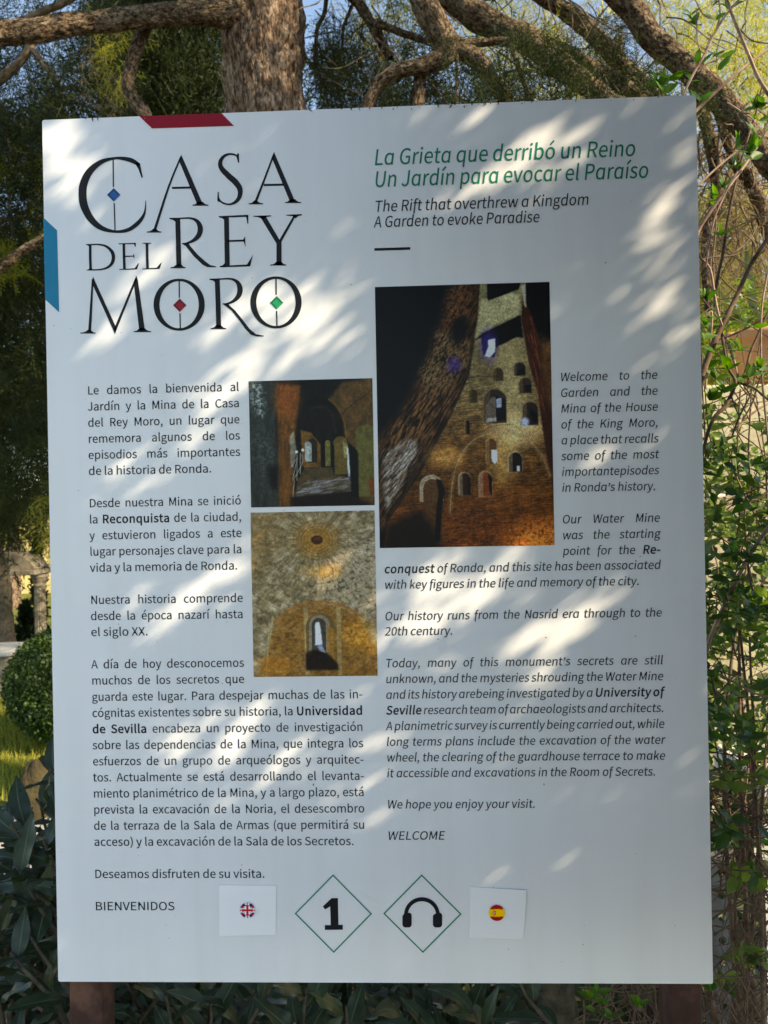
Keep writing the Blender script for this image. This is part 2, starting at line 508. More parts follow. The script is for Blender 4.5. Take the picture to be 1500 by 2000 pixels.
MT['agave_edge'] = flat_mat('agave_margin', (0.55, 0.42, 0.05), 0.5)
MT['zinc'] = noise_mat('zinc_post', (0.12, 0.125, 0.13), (0.24, 0.245, 0.25), 20, 0.55, 0.2, 0.001, spec=0.5)

# ------------------------------------------------------------------ ground
def sheet(name, poly, z, mat, sub=None, label=None):
    v = [(x, y, z) for x, y in poly]
    o = mesh(name, v, [tuple(range(len(v)))], mat)
    tag(o, kind='structure')
    return o


sheet('ground', [(-400, -400), (400, -400), (400, 400), (-400, 400)], 0.0, MT['soil'])
sheet('lawn', [(-14, 2.62), (-0.75, 2.62), (-0.75, 13.4), (-14, 13.4)], 0.004, MT['lawn'])
sheet('paved_forecourt', [(-9, -9), (9, -9), (9, -0.35), (-9, -0.35)], 0.005, MT['forecourt'])
sheet('gravel_path', [(-14, 1.35), (-0.9, 1.35), (-0.9, 2.60), (-14, 2.60)], 0.006, MT['path'])
# grass blades on the part of the lawn in view
def blades(n, xr, yr, hmin, hmax, wid):
    x = rng.uniform(*xr, n); y = rng.uniform(*yr, n)
    h = rng.uniform(hmin, hmax, n); a = rng.uniform(0, 2 * np.pi, n)
    lean = rng.uniform(0, 0.6, n) * h; la = rng.uniform(0, 2 * np.pi, n)
    w = wid * rng.uniform(0.6, 1.4, n)
    v = np.zeros((n, 3, 3))
    v[:, 0] = np.stack([x - np.cos(a) * w, y - np.sin(a) * w, np.zeros(n)], 1)
    v[:, 1] = np.stack([x + np.cos(a) * w, y + np.sin(a) * w, np.zeros(n)], 1)
    v[:, 2] = np.stack([x + np.cos(la) * lean, y + np.sin(la) * lean, h], 1)
    return v.reshape(-1, 3), np.arange(3 * n).reshape(-1, 3), np.repeat(rng.random(n), 3)


v, f, tn = blades(70000, (-5.2, -1.0), (2.68, 7.5), 0.03, 0.09, 0.0035)
tag(mesh('lawn_grass', v, f, MT['grass'], tint=tn), 'short yellow green grass of the sunlit lawn on the left', 'grass', kind='stuff')
v, f, tn = blades(30000, (-2.6, -0.55), (0.25, 1.33), 0.02, 0.07, 0.003)
tag(mesh('moss_and_weeds', v, f, MT['box'], tint=tn), 'low green moss and weeds under the laurel beside the gravel', 'ground cover', kind='stuff')

# ------------------------------------------------------------------ information board
board = tag(empty('information_board', (0, 0.03, 0)),
            'large white bilingual information board with serif logo and three cave pictures on two rusty posts', 'sign')
# panel: 4 mm sheet with softly rounded corners and a slightly worn edge
cr = 0.003
outl = []
for cx, cz, a0 in ((0.5 - cr, BZ + cr, -90), (0.5 - cr, BZ + BH - cr, 0), (-0.5 + cr, BZ + BH - cr, 90), (-0.5 + cr, BZ + cr, 180)):
    for k in range(5):
        a = R(a0 + k * 22.5); outl.append((cx + cr * math.cos(a), cz + cr * math.sin(a)))
n = len(outl)
pm = MB()
fr = [(x, 0.0, z) for x, z in outl]; bk = [(x, 0.004, z) for x, z in outl]
pm.add(fr, [tuple(range(n))], m=0)
pm.add(bk, [tuple(reversed(range(n)))], m=1)
pm.add(fr + bk, [(i, (i + 1) % n + 0, n + (i + 1) % n, n + i)[::-1] for i in range(n)], m=1)
pm.build('panel', [MT['panel'], MT['panel_edge']], board)
for sx in (-1, 1):
    x0, x1 = sorted((sx * 0.486, sx * 0.437))
    pb = MB(); pb.box((x0, 0.006, -0.3), (x1, 0.064, BZ + BH - 0.06), bev=0.0025)
    post = pb.build('post', MT['rust'], board)
    for zz in (BZ + 0.12, BZ + 0.66, BZ + 1.2):
        bb = MB(); bb.box((x0 + 0.008, 0.0042, zz - 0.012), (x1 - 0.008, 0.0065, zz + 0.012))
        bb.build('mounting_pad', MT['rust'], post)

INK = -0.0005


def flat_poly(mb, loops, y=INK, m=0):
    """Fill outline (with holes) given as lists of (x, z)."""
    pts = [Vector((p[0], p[1], 0)) for L in loops for p in L]
    tri = tessellate_polygon([[Vector((p[0], p[1], 0)) for p in L] for L in loops])
    v = [(p.x, y, p.y) for p in pts]
    out = []
    for a_, b_, c_ in tri:
        A, B, C = pts[a_], pts[b_], pts[c_]
        cr_ = (B.x - A.x) * (C.y - A.y) - (B.y - A.y) * (C.x - A.x)
        if abs(cr_) < 1e-12: continue
        out.append((a_, b_, c_) if cr_ > 0 else (a_, c_, b_))     # faces look towards -Y
    mb.add(v, out, m=m)


# --- lettering: humanist sans outlines kept as numbers
G = {"(":[331,[234,-192,289,-168,234,-59,195,58,172,180,165,305,172,429,195,550,234,667,289,776,234,802,174,689,128,570,100,443,90,305,100,166,128,39,174,-80]],")":[331,[97,-192,158,-80,203,39,231,166,241,305,231,443,203,570,158,689,97,802,41,776,97,667,136,550,160,429,168,305,160,180,136,58,97,-59,41,-168]],",":[273,[74,-186,150,-138,199,-68,217,19,197,96,141,124,94,107,74,61,93,15,139,-2,150,-1,138,-56,104,-100,52,-133]],"-":[340,[45,240,296,240,296,309,45,309]],".":[273,[136,-13,182,6,201,55,182,105,136,124,90,105,72,55,90,6]],"0":[544,[273,-13,365,10,435,80,480,197,496,362,480,525,435,640,365,709,273,731,180,709,109,640,65,525,49,362,65,197,109,80,180,10],[273,60,201,91,153,190,135,362,153,533,201,630,273,661,344,630,392,533,410,362,392,190,344,91]],"2":[544,[43,0,495,0,495,77,296,77,178,71,294,188,383,301,440,412,461,521,435,632,362,705,251,731,168,718,100,682,39,626,91,575,135,618,184,648,240,659,314,640,358,590,373,517,353,420,292,312,190,191,43,53]],"A":[596,[4,0,95,0,165,220,427,220,496,0,592,0,348,719,247,719],[187,291,223,402,294,645,298,645,371,402,405,291]],"B":[644,[99,0,327,0,438,13,524,52,580,118,600,211,581,295,530,352,454,382,454,387,511,421,547,476,559,543,527,645,440,701,312,719,99,719],[189,414,189,647,300,647,394,636,451,599,470,531,452,468,396,428,296,414],[189,73,189,343,315,343,422,329,488,287,511,214,487,134,420,88,315,73]],"C":[625,[370,-13,456,-1,528,34,590,90,540,148,492,104,437,76,374,67,281,87,210,146,166,239,150,362,166,483,212,574,284,632,376,652,434,643,482,620,524,584,573,643,523,686,456,719,375,731,249,706,148,632,81,515,57,359,80,202,146,86,245,12]],"D":[675,[99,0,282,0,426,25,531,96,595,209,617,362,595,514,530,626,424,695,278,719,99,719],[189,75,189,645,271,645,382,626,461,572,508,483,524,362,508,240,461,150,382,94,271,75]],"E":[577,[99,0,524,0,524,77,189,77,189,339,462,339,462,417,189,417,189,642,513,642,513,719,99,719]],"G":[675,[381,-13,471,-2,546,28,603,71,603,373,367,373,367,297,520,297,520,109,463,78,390,67,288,87,212,146,166,239,150,362,167,483,215,574,291,632,389,652,453,643,504,618,544,584,593,643,543,685,475,718,386,731,255,706,150,632,82,515,57,359,81,202,148,86,251,12]],"H":[714,[99,0,189,0,189,339,525,339,525,0,616,0,616,719,525,719,525,418,189,418,189,719,99,719]],"I":[287,[99,0,189,0,189,719,99,719]],"J":[525,[232,-13,346,18,410,97,430,211,430,719,339,719,339,220,326,132,288,82,224,67,175,75,134,101,99,148,34,101,84,38,150,0]],"K":[633,[99,0,189,0,189,227,313,375,528,0,629,0,370,446,595,719,492,719,191,358,189,358,189,719,99,719]],"L":[532,[99,0,504,0,504,77,189,77,189,719,99,719]],"M":[796,[99,0,180,0,180,398,169,610,173,610,230,446,367,73,427,73,563,446,621,610,625,610,613,398,613,0,697,0,697,719,588,719,451,334,401,184,397,184,345,334,208,719,99,719]],"N":[709,[99,0,184,0,184,377,174,602,177,602,255,454,517,0,610,0,610,719,524,719,524,345,536,118,531,118,454,266,191,719,99,719]],"O":[727,[364,-13,488,13,585,88,648,206,671,362,648,517,585,633,488,706,364,731,240,706,143,633,79,517,57,362,79,206,143,88,240,13],[364,67,276,88,208,147,165,240,150,362,165,483,208,574,276,632,364,652,452,632,519,574,562,483,577,362,562,240,519,147,452,88]],"P":[621,[99,0,189,0,189,286,308,286,416,300,499,340,553,409,573,508,553,607,499,672,414,708,304,719,99,719],[189,360,189,645,292,645,398,633,461,590,482,508,462,424,401,375,296,360]],"R":[623,[189,377,189,645,310,645,405,633,464,593,484,518,464,439,405,393,310,377],[493,0,595,0,413,315,498,353,554,420,575,518,542,636,454,700,324,719,99,719,99,0,189,0,189,305,319,305]],"S":[584,[298,-13,428,15,512,88,542,191,522,280,470,341,394,383,292,427,236,453,191,491,173,548,189,603,236,639,307,652,369,644,423,621,471,585,518,643,460,689,388,720,307,731,190,707,110,640,80,541,103,453,159,394,226,357,329,312,391,282,434,243,450,183,432,122,380,81,299,67,226,78,158,109,101,156,47,93,117,37,201,0]],"T":[587,[248,0,339,0,339,642,557,642,557,719,30,719,30,642,248,642]],"U":[707,[354,-13,456,3,538,55,592,151,612,296,612,719,525,719,525,294,501,158,440,87,354,67,269,87,209,158,186,294,186,719,96,719,96,296,116,151,170,55,252,3]],"V":[564,[230,0,335,0,564,719,472,719,356,329,286,92,282,92,213,329,96,719,1,719]],"W":[861,[177,0,285,0,392,433,428,597,432,597,468,433,576,0,686,0,834,719,748,719,671,327,631,94,625,94,575,327,475,719,391,719,292,327,241,94,237,94,194,327,119,719,25,719]],"X":[562,[17,0,113,0,216,194,274,311,277,311,339,194,446,0,546,0,335,367,531,719,436,719,340,535,289,429,285,429,228,535,130,719,30,719,226,372]],"a":[552,[213,-13,276,-2,335,25,389,64,392,64,400,0,474,0,474,327,455,443,395,519,289,546,207,535,137,508,80,476,115,415,161,442,215,463,275,472,342,452,375,403,384,337,238,312,136,272,77,215,58,138,78,56,133,5],[238,60,171,79,144,144,167,205,242,249,384,277,384,129,335,91,287,68]],"b":[606,[325,-13,412,6,486,63,537,153,556,275,542,386,501,472,435,527,344,546,285,536,228,509,176,472,180,567,180,780,90,780,90,0,162,0,170,55,174,55,222,19,274,-5],[310,63,271,68,227,85,180,118,180,398,229,438,276,462,322,471,403,446,449,377,463,274,443,160,389,88]],"c":[500,[300,-13,362,-5,421,18,473,54,433,115,376,77,308,62,222,87,164,158,143,266,165,373,224,445,311,471,368,458,417,425,462,483,421,514,370,537,307,546,209,527,127,472,72,384,51,266,70,148,123,60,202,6]],"d":[608,[272,-13,333,-2,387,25,433,63,436,63,444,0,518,0,518,780,427,780,427,575,432,484,386,517,339,539,282,546,195,527,122,471,71,382,52,266,68,147,112,60,181,6],[291,63,212,87,162,157,144,267,165,374,220,445,298,471,341,465,384,447,427,415,427,135,383,95,338,71]],"e":[543,[306,-13,373,-6,431,14,480,41,449,101,387,70,316,59,226,82,165,146,139,245,498,245,502,296,477,428,405,515,289,546,201,527,125,471,71,383,51,266,71,148,125,61,206,6],[138,309,166,399,220,455,291,475,363,456,408,400,424,309]],"f":[319,[32,460,105,460,105,0,194,0,194,460,307,460,307,532,194,532,194,617,213,695,270,722,329,707,349,776,308,788,260,793,173,772,122,711,105,618,105,532,32,527]],"g":[553,[270,-245,413,-219,506,-153,539,-61,518,11,456,53,354,66,249,66,176,82,156,124,166,160,190,187,229,174,269,169,368,191,438,255,464,354,452,417,421,464,529,464,529,532,344,532,269,546,170,523,97,457,70,356,80,297,105,248,139,213,139,209,99,169,80,110,94,57,128,23,128,18,86,-17,59,-58,50,-103,78,-180,155,-229],[269,229,212,245,172,289,156,356,171,423,212,466,269,480,326,466,367,423,382,356,367,289,326,245],[282,-183,199,-172,147,-140,128,-90,141,-44,182,0,251,-8,343,-8,424,-23,451,-75,430,-128,372,-168]],"h":[595,[90,0,180,0,180,386,229,431,275,459,325,468,383,453,416,407,426,325,426,0,516,0,516,337,498,452,445,522,353,546,286,534,228,502,176,457,180,567,180,780,90,780]],"i":[270,[90,0,180,0,180,532,90,532],[135,642,178,658,195,702,178,744,135,760,93,744,76,702,93,658]],"j":[270,[34,-237,119,-216,166,-155,180,-61,180,532,91,532,91,-61,78,-138,25,-166,-25,-156,-43,-224],[135,642,178,658,195,702,178,744,135,760,92,744,75,702,92,658]],"k":[541,[90,0,178,0,178,140,278,257,434,0,531,0,330,318,508,532,408,532,182,252,178,252,178,780,90,780]],"l":[278,[184,-13,236,-5,224,64,205,62,188,71,180,100,180,780,90,780,90,106,100,42,130,1]],"m":[908,[90,0,180,0,180,386,227,432,272,459,314,468,369,453,402,407,413,325,413,0,502,0,502,386,550,432,594,459,636,468,692,453,725,407,735,325,735,0,825,0,825,337,807,452,754,522,664,546,601,533,543,497,487,444,458,498,410,534,340,546,279,534,224,501,175,455,173,455,164,532,90,532]],"n":[598,[90,0,180,0,180,386,229,431,275,459,325,468,383,453,416,407,426,325,426,0,516,0,516,337,498,452,445,522,353,546,286,534,227,501,175,455,173,455,164,532,90,532]],"o":[594,[297,-13,391,6,469,60,523,148,543,266,523,384,469,472,391,527,297,546,204,527,125,472,71,384,51,266,71,148,125,60,204,6],[297,62,216,87,163,158,143,266,163,373,216,445,297,471,378,445,432,373,452,266,432,158,378,87]],"p":[608,[90,-225,180,-225,180,-44,177,49,226,15,276,-6,325,-13,412,6,486,63,537,153,556,275,542,386,501,472,435,527,344,546,283,535,226,508,175,471,173,471,164,532,90,532],[310,63,271,68,227,85,180,118,180,398,230,438,277,462,322,471,403,446,449,377,463,274,443,160,389,88]],"q":[608,[427,-225,518,-225,518,532,446,532,437,482,435,482,389,517,339,539,282,546,195,527,122,471,71,382,52,266,68,147,112,60,181,6,272,-13,331,-3,385,24,432,62,427,-35],[291,63,212,87,162,157,144,267,165,374,220,445,298,471,341,465,384,447,427,415,427,135,383,95,338,71]],"r":[380,[90,0,180,0,180,342,221,414,267,454,314,466,366,457,382,534,325,546,268,532,217,494,175,435,173,435,164,532,90,532]],"s":[459,[229,-13,335,9,400,66,423,145,398,225,337,274,261,307,204,330,163,358,146,399,170,454,245,476,309,463,366,429,409,485,363,516,307,538,244,546,145,526,82,472,61,395,84,321,142,273,216,241,273,217,319,186,337,140,311,81,232,57,174,65,122,87,75,121,31,61,88,23,156,-3]],"t":[370,[257,-13,307,-7,356,7,338,75,277,60,213,87,195,162,195,460,340,460,340,532,195,532,195,682,121,682,111,532,26,527,26,460,106,460,106,165,120,71,168,10]],"u":[595,[246,-13,313,-1,370,33,422,83,425,83,431,0,506,0,506,532,417,532,417,155,369,104,323,74,273,65,215,79,183,125,173,206,173,532,82,532,82,195,100,81,154,11]],"v":[511,[205,0,310,0,498,532,410,532,309,229,260,73,255,73,206,229,106,532,13,532]],"w":[786,[175,0,278,0,354,285,390,440,395,440,431,287,508,0,617,0,761,532,675,532,597,225,565,76,560,76,523,225,439,532,352,532,269,225,233,76,228,76,197,225,118,532,26,532]],"x":[488,[15,0,109,0,180,125,234,220,239,220,297,125,375,0,474,0,298,269,460,532,367,532,301,416,254,326,249,326,197,416,125,532,28,532,190,277]],"y":[511,[99,-229,189,-205,253,-139,298,-45,498,532,411,532,315,237,272,86,267,86,214,237,106,532,13,532,226,-1,215,-41,187,-100,148,-141,95,-156,54,-147,36,-219]],"z":[466,[34,0,437,0,437,73,147,73,428,484,428,532,65,532,65,460,315,460,34,48]],"á":[552,[213,-13,276,-2,335,25,389,64,392,64,400,0,474,0,474,327,455,443,395,519,289,546,207,535,137,508,80,476,115,415,161,442,215,463,275,472,342,452,375,403,384,337,238,312,136,272,77,215,58,138,78,56,133,5],[238,60,171,79,144,144,167,205,242,249,384,277,384,129,335,91,287,68],[276,627,448,796,386,855,231,673]],"é":[543,[306,-13,373,-6,431,14,480,41,449,101,387,70,316,59,226,82,165,146,139,245,498,245,502,296,477,428,405,515,289,546,201,527,125,471,71,383,51,266,71,148,125,61,206,6],[138,309,166,399,220,455,291,475,363,456,408,400,424,309],[274,627,444,796,382,855,227,673]],"í":[270,[90,0,180,0,180,532,90,532],[121,627,292,796,228,855,74,673]],"ó":[594,[297,-13,391,6,469,60,523,148,543,266,523,384,469,472,391,527,297,546,204,527,125,472,71,384,51,266,71,148,125,60,204,6],[297,62,216,87,163,158,143,266,163,373,216,445,297,471,378,445,432,373,452,266,432,158,378,87],[280,627,453,796,390,855,234,673]],"’":[980,[47,587,68,550,127,591,172,654,190,733,167,800,113,826,63,806,46,763,63,718,108,700,134,708,123,663,93,621]]}
G['’'] = [250, [G[','][1][i] + (560 if i % 2 else 0) for i in range(len(G[',']) and len(G[','][1]))]]
CAP = 719.0


def offset_loop(pts, d):
    p = np.array(pts, float)
    a = p - np.roll(p, 1, 0); b = np.roll(p, -1, 0) - p
    a /= np.linalg.norm(a, axis=1)[:, None] + 1e-9; b /= np.linalg.norm(b, axis=1)[:, None] + 1e-9
    n = np.stack([a[:, 1] + b[:, 1], -(a[:, 0] + b[:, 0])], 1)
    l = np.linalg.norm(n, axis=1)[:, None]
    n = n / np.maximum(l, 1e-6) * np.minimum(2 / np.maximum(l, 1e-6), 1.6)
    return p + n * d


def area(p):
    p = np.asarray(p); q = np.roll(p, -1, 0)
    return 0.5 * np.sum(p[:, 0] * q[:, 1] - q[:, 0] * p[:, 1])


def glyph(ch, bold=False, ital=False):
    e = G[ch]
    adv = e[0]
    loops = [np.array(L, float).reshape(-1, 2) for L in e[1:]]
    if ital and ch in 'aá':                      # one-storey italic a, made from the q without its tail
        loops = [np.array(L, float).reshape(-1, 2) for L in G['q'][1:]]
        for L in loops: L[:, 1] = np.maximum(L[:, 1], 0) if L[:, 1].min() < -100 else L[:, 1]
        adv = G['q'][0]
        if ch == 'á':
            ac = [np.array(L, float).reshape(-1, 2) for L in e[1:]]
            ac = max(ac, key=lambda L: L[:, 1].mean()); loops.append(ac + np.array([20, 0]))
    if ital and ch == 'f':
        for L in loops: L[:, 1] = np.where(L[:, 1] < 30, L[:, 1] - 190, L[:, 1])
    big = max(abs(area(L)) for L in loops)
    if not bold and ch != 'A':                                  # a touch heavier, as printed
        sgn = np.sign([area(L) for L in loops if abs(area(L)) == big][0])
        loops = [offset_loop(L, 4 * sgn) for L in loops]
    if bold:
        sgn = np.sign([area(L) for L in loops if abs(area(L)) == big][0])
        loops = [offset_loop(L, 22 * sgn) for L in loops]
        adv += 34
        for L in loops: L[:, 0] += 17
    if ital:
        for L in loops: L[:, 0] += L[:, 1] * 0.155 - 20
    return adv, loops


SP = 205.0


def text_width(s, ital):
    w = 0; bold = False
    for ch in s:
        if ch == '*': bold = not bold; continue
        w += SP if ch == ' ' else glyph(ch, bold, ital)[0]
    return w


def text_line(mb, s, px0, py0, px1, py1, cap, kx, ital=False, just=True, bold_on=False):
    """Sets a line whose baseline runs from one photo pixel to another on the board's face."""
    x0, z0 = bu(px0, py0); x1, z1 = bu(px1, py1)
    z = (z0 + z1) / 2
    sc = cap / CAP; sx = sc * kx
    w = text_width(s.replace('*', '') if False else s, ital) * sx
    nsp = s.count(' ')
    if just and nsp:
        extra = (x1 - x0 - w) / nsp
        # very tight lines squeeze the letters a little too
        if extra < -0.35 * SP * sx:
            q = (x1 - x0) / (w - 0.35 * SP * sx * nsp); sx *= q
            extra = -0.35 * SP * sx
    else:
        sx *= (x1 - x0) / w; extra = 0
    x = x0; bold = bold_on
    for ch in s:
        if ch == '*': bold = not bold; continue
        if ch == ' ': x += SP * sx + extra; continue
        adv, loops = glyph(ch, bold, ital)
        # group outer outlines with the holes inside them
        A = [area(L) for L in loops]
        big = int(np.argmax(np.abs(A))); sg = np.sign(A[big])
        outs = [i for i in range(len(loops)) if np.sign(A[i]) == sg]
        for i in outs:
            lo, hi = loops[i].min(0), loops[i].max(0)
            grp = [loops[i]]
            for j in range(len(loops)):
                if j not in outs:
                    c = loops[j].mean(0)
                    if (c > lo).all() and (c < hi).all(): grp.append(loops[j])
            flat_poly(mb, [[(x + px * sx, z + pz * sc) for px, pz in L] for L in grp])
        x += adv * sx


CAPB = 16.3 / 1278.0                    # capital height of the body text in metres
# left column, Spanish
LEFT = [(0, 'Le damos la bienvenida al', 1), (1, 'Jardín y la Mina de la Casa', 1), (2, 'del Rey Moro, un lugar que', 1),
        (3, 'rememora algunos de los', 1), (4, 'episodios más importantes', 1), (5, 'de la historia de Ronda.', 414),
        (7, 'Desde nuestra Mina se inició', 1), (8, 'la *Reconquista* de la ciudad,', 1), (9, 'y estuvieron ligados a este', 1),
        (10, 'lugar personajes clave para la', 1), (11, 'vida y la memoria de Ronda.', 465),
        (13, 'Nuestra historia comprende', 1), (14, 'desde la época nazarí hasta', 1), (15, 'el siglo XX.', 290),
        (17, 'A día de hoy desconocemos', 1), (18, 'muchos de los secretos que', 1),
        (19, 'guarda este lugar. Para despejar muchas de las in-', 2), (20, 'cógnitas existentes sobre su historia, la *Universidad*', 2),
        (21, '*de Sevilla* encabeza un proyecto de investigación', 2), (22, 'sobre las dependencias de la Mina, que integra los', 2),
        (23, 'esfuerzos de un grupo de arqueólogos y arquitec-', 2), (24, 'tos. Actualmente se está desarrollando el levanta-', 2),
        (25, 'miento planimétrico de la Mina, y a largo plazo, está', 2), (26, 'prevista la excavación de la Noria, el desescombro', 2),
        (27, 'de la terraza de la Sala de Armas (que permitirá su', 2), (28, 'acceso) y la excavación de la Sala de los Secretos.', 692),
        (30, 'Deseamos disfruten de su visita.', 518), (32, 'BIENVENIDOS', 342)]
RIGHT = [(0, 'Welcome to the', 3), (1, 'Garden and the', 3), (2, 'Mina of the House', 3), (3, 'of the King Moro,', 3), (4, 'a place that recalls', 3),
         (5, 'some of the most', 3), (6, 'importantepisodes', 3), (7, 'in Ronda’s history.', 1281), (9, 'Our Water Mine', 3), (10, 'was the starting', 3),
         (11, 'point for the *Re-*', 3), (12, '*conquest* of Ronda, and this site has been associated', 4),
         (13, 'with key figures in the life and memory of the city.', 1249), (15, 'Our history runs from the Nasrid era through to the', 4), (16, '20th century.', 885),
         (18, 'Today, many of this monument’s secrets are still', 4), (19, 'unknown, and the mysteries shrouding the Water Mine', 4),
         (20, 'and its history arebeing investigated by a *University of*', 4), (21, '*Seville* research team of archaeologists and architects.', 4),
         (22, 'A planimetric survey is currently being carried out, while', 4), (23, 'long terms plans include the excavation of the water', 4),
         (24, 'wheel, the clearing of the guardhouse terrace to make', 4), (25, 'it accessible and excavations in the Room of Secrets.', 1281),
         (27, 'We hope you enjoy your visit.', 1046), (29, 'WELCOME', 869)]


def left_xy(k):
    t = k / 32.0
    return 170.5 + 14.8 * t, 769.5 + 31.5 * k


def paragraphs(lines, fn):
    grp = {}
    last = -9; g = 0
    for L in lines:
        if L[0] > last + 1: g += 1
        grp.setdefault(g, []).append(L); last = L[0]
    for g in grp:
        mb = MB()
        for L in grp[g]: fn(mb, L)
        mb.build('lettering', MT['ink'] if fn is fl else MT['ink_soft'], board)


def fl(mb, L):
    k, s, w = L
    x0, y0 = left_xy(k)
    if w == 1: x1 = 467.6 + 10.2 * k / 18.0; just = True
    elif w == 2: x1 = 708.5 + 4.6 * (k - 19) / 8.0; just = True
    else: x1 = w; just = False
    y1 = y0 - (x1 - x0) * (0.0170 - 0.0175 * k / 32.0)
    text_line(mb, s, x0, y0, x1, y1, CAPB, 0.985, just=just)


def frt(mb, L):
    k, s, w = L
    y750 = 749.6 + 30.7 * k
    if k <= 11: x0 = 1093.5 + 4.8 * k / 11.0; x1 = 1284 + 6.0 * k / 11.0
    else: x0 = 750.0 + 6.5 * (k - 12) / 17.0; x1 = 1290.5 + 8.0 * (k - 12) / 11.0
    just = True
    if w > 4: x1 = w; just = False
    sl = 0.0165 - 0.0155 * k / 29.0
    text_line(mb, s, x0, y750 - (x0 - 750) * sl, x1, y750 - (x1 - 750) * sl, CAPB, 0.955, ital=True, just=just)


paragraphs(LEFT, fl)
paragraphs(RIGHT, frt)
for s, x0, y0, x1, y1, cap, mt in (('La Grieta que derribó un Reino', 729.5, 323.0, 1241.5, 304.6, 30.5, 'ink_green'),
                                   ('Un Jardín para evocar el Paraíso', 729.7, 365.5, 1267.0, 347.6, 30.5, 'ink_green'),
                                   ('The Rift that overthrew a Kingdom', 731.0, 413.0, 1150.6, 401.0, 21.5, 'ink_soft'),
                                   ('A Garden to evoke Paradise', 730.0, 444.0, 1054.0, 434.5, 21.5, 'ink_soft')):
    mb = MB(); text_line(mb, s, x0, y0, x1, y1, cap / 1278.0, 0.97, ital=True, just=False); mb.build('lettering', MT[mt], board)


def ppoly(mb, pts, y=INK, m=0):
    flat_poly(mb, [[bu(a, b) for a, b in pts]], y, m)


mb = MB(); ppoly(mb, [(731, 484.9), (801.3, 482.8), (801.3, 487.9), (731, 489.9)]); mb.build('divider_line', MT['ink'], board)
mb = MB(); ppoly(mb, [(272, 227.2), (432.5, 221.2), (457, 246), (297, 251)]); mb.build('coloured_flash', MT['ink_red'], board)
mb = MB(); ppoly(mb, [(84.6, 425), (111.6, 450), (115.8, 610), (88.6, 585)]); mb.build('coloured_flash', MT['ink_blue'], board)


# --- logo: Roman capitals drawn as strokes, traced in crop pixels (2.5 per photo pixel)
def lg(x, y): return bu(120 + x / 2.5, 260 + y / 2.5)


def stroke(mb, pts, k=7):
    """Centre line with a width per point."""
    c = catmull(pts, k) if len(pts) > 2 else np.array(pts, float)
    d = np.gradient(c[:, :2], axis=0); d /= np.linalg.norm(d, axis=1)[:, None] + 1e-9
    n = np.stack([-d[:, 1], d[:, 0]], 1)
    w = np.maximum(c[:, 2:3], 1.5) / 2
    a = c[:, :2] + n * w; b_ = c[:, :2] - n * w
    V = [lg(*p) for p in a] + [lg(*p) for p in b_]
    N = len(a); F = []
    vv = [(p[0], INK, p[1]) for p in V]
    for i in range(N - 1):
        q = (i, i + 1, N + i + 1, N + i)
        A, B, C = V[q[0]], V[q[1]], V[q[2]]
        cr_ = (B[0] - A[0]) * (C[1] - A[1]) - (B[1] - A[1]) * (C[0] - A[0])
        F.append(q if cr_ > 0 else q[::-1])
    mb.add(vv, F)


def poly(mb, pts): flat_poly(mb, [[lg(*p) for p in pts]])


def bracket(mb, xl, xr, y, cx, w, up=1, h=14, th=5):
    """A thin serif with curved brackets into a stem of width w at cx; up=1 for a foot, -1 for a head."""
    s = -up
    pts = [(xl, y), (xr, y), (xr, y + s * th)]
    for t_ in (0.25, 0.5, 0.75, 1.0):
        pts.append((xr + (cx + w / 2 - xr) * t_, y + s * (th + (h) * t_ ** 2.6)))
    for t_ in (1.0, 0.75, 0.5, 0.25, 0.0):
        pts.append((xl + (cx - w / 2 - xl) * t_, y + s * (th + (h) * t_ ** 2.6)))
    poly(mb, pts)


def letter(fn):
    mb = MB(); fn(mb); mb.build('logo_letter', MT['ink'], board)


def L_C(mb):
    stroke(mb, [(381, 156, 14), (345, 135, 22), (305, 125, 18), (258, 123.5, 12), (195, 141, 22), (140, 186, 33), (110, 245, 38), (104, 300, 39), (112, 358, 38),
                (145, 420, 33), (195, 463, 24), (262, 481, 13), (325, 473, 18), (372, 441, 20), (400, 405, 14), (410, 370, 7), (412, 330, 3)])
    poly(mb, [(384, 148), (386, 158), (398, 216), (392, 220), (376, 176), (362, 152), (365, 139)])
def L_A1(mb):
    stroke(mb, [(583, 118, 8), (525, 260, 10), (462, 455, 13), (455, 478, 14)], 3)
    poly(mb, [(585, 106), (597, 132), (690, 346), (664, 350), (574, 135)])
    stroke(mb, [(540, 268, 10), (634, 266, 10)])
    bracket(mb, 640, 718, 355, 678, 26)
    bracket(mb, 417, 488, 486, 456, 14)
def L_S(mb):
    stroke(mb, [(862, 118, 6), (848, 107, 9), (820, 103, 10), (792, 115, 15), (776, 142, 20), (782, 172, 24), (815, 208, 28), (850, 240, 29), (872, 275, 26), (868, 315, 20), (845, 340, 14),
                (818, 348, 9), (790, 342, 9), (770, 325, 7), (765, 312, 5)])
    poly(mb, [(858, 101), (867, 99), (868, 145), (863, 145), (855, 118)])
    poly(mb, [(768, 287), (763, 288), (761, 330), (770, 338), (778, 330), (770, 315)])
def L_A2(mb):
    stroke(mb, [(1037, 105, 8), (990, 230, 10), (955, 320, 12), (946, 342, 12)], 3)
    poly(mb, [(1038, 92), (1050, 120), (1141, 334), (1117, 338), (1027, 120)])
    stroke(mb, [(988, 254, 10), (1086, 252, 10)])
    bracket(mb, 1092, 1170, 342, 1129, 25)
    bracket(mb, 915, 985, 348, 948, 12)
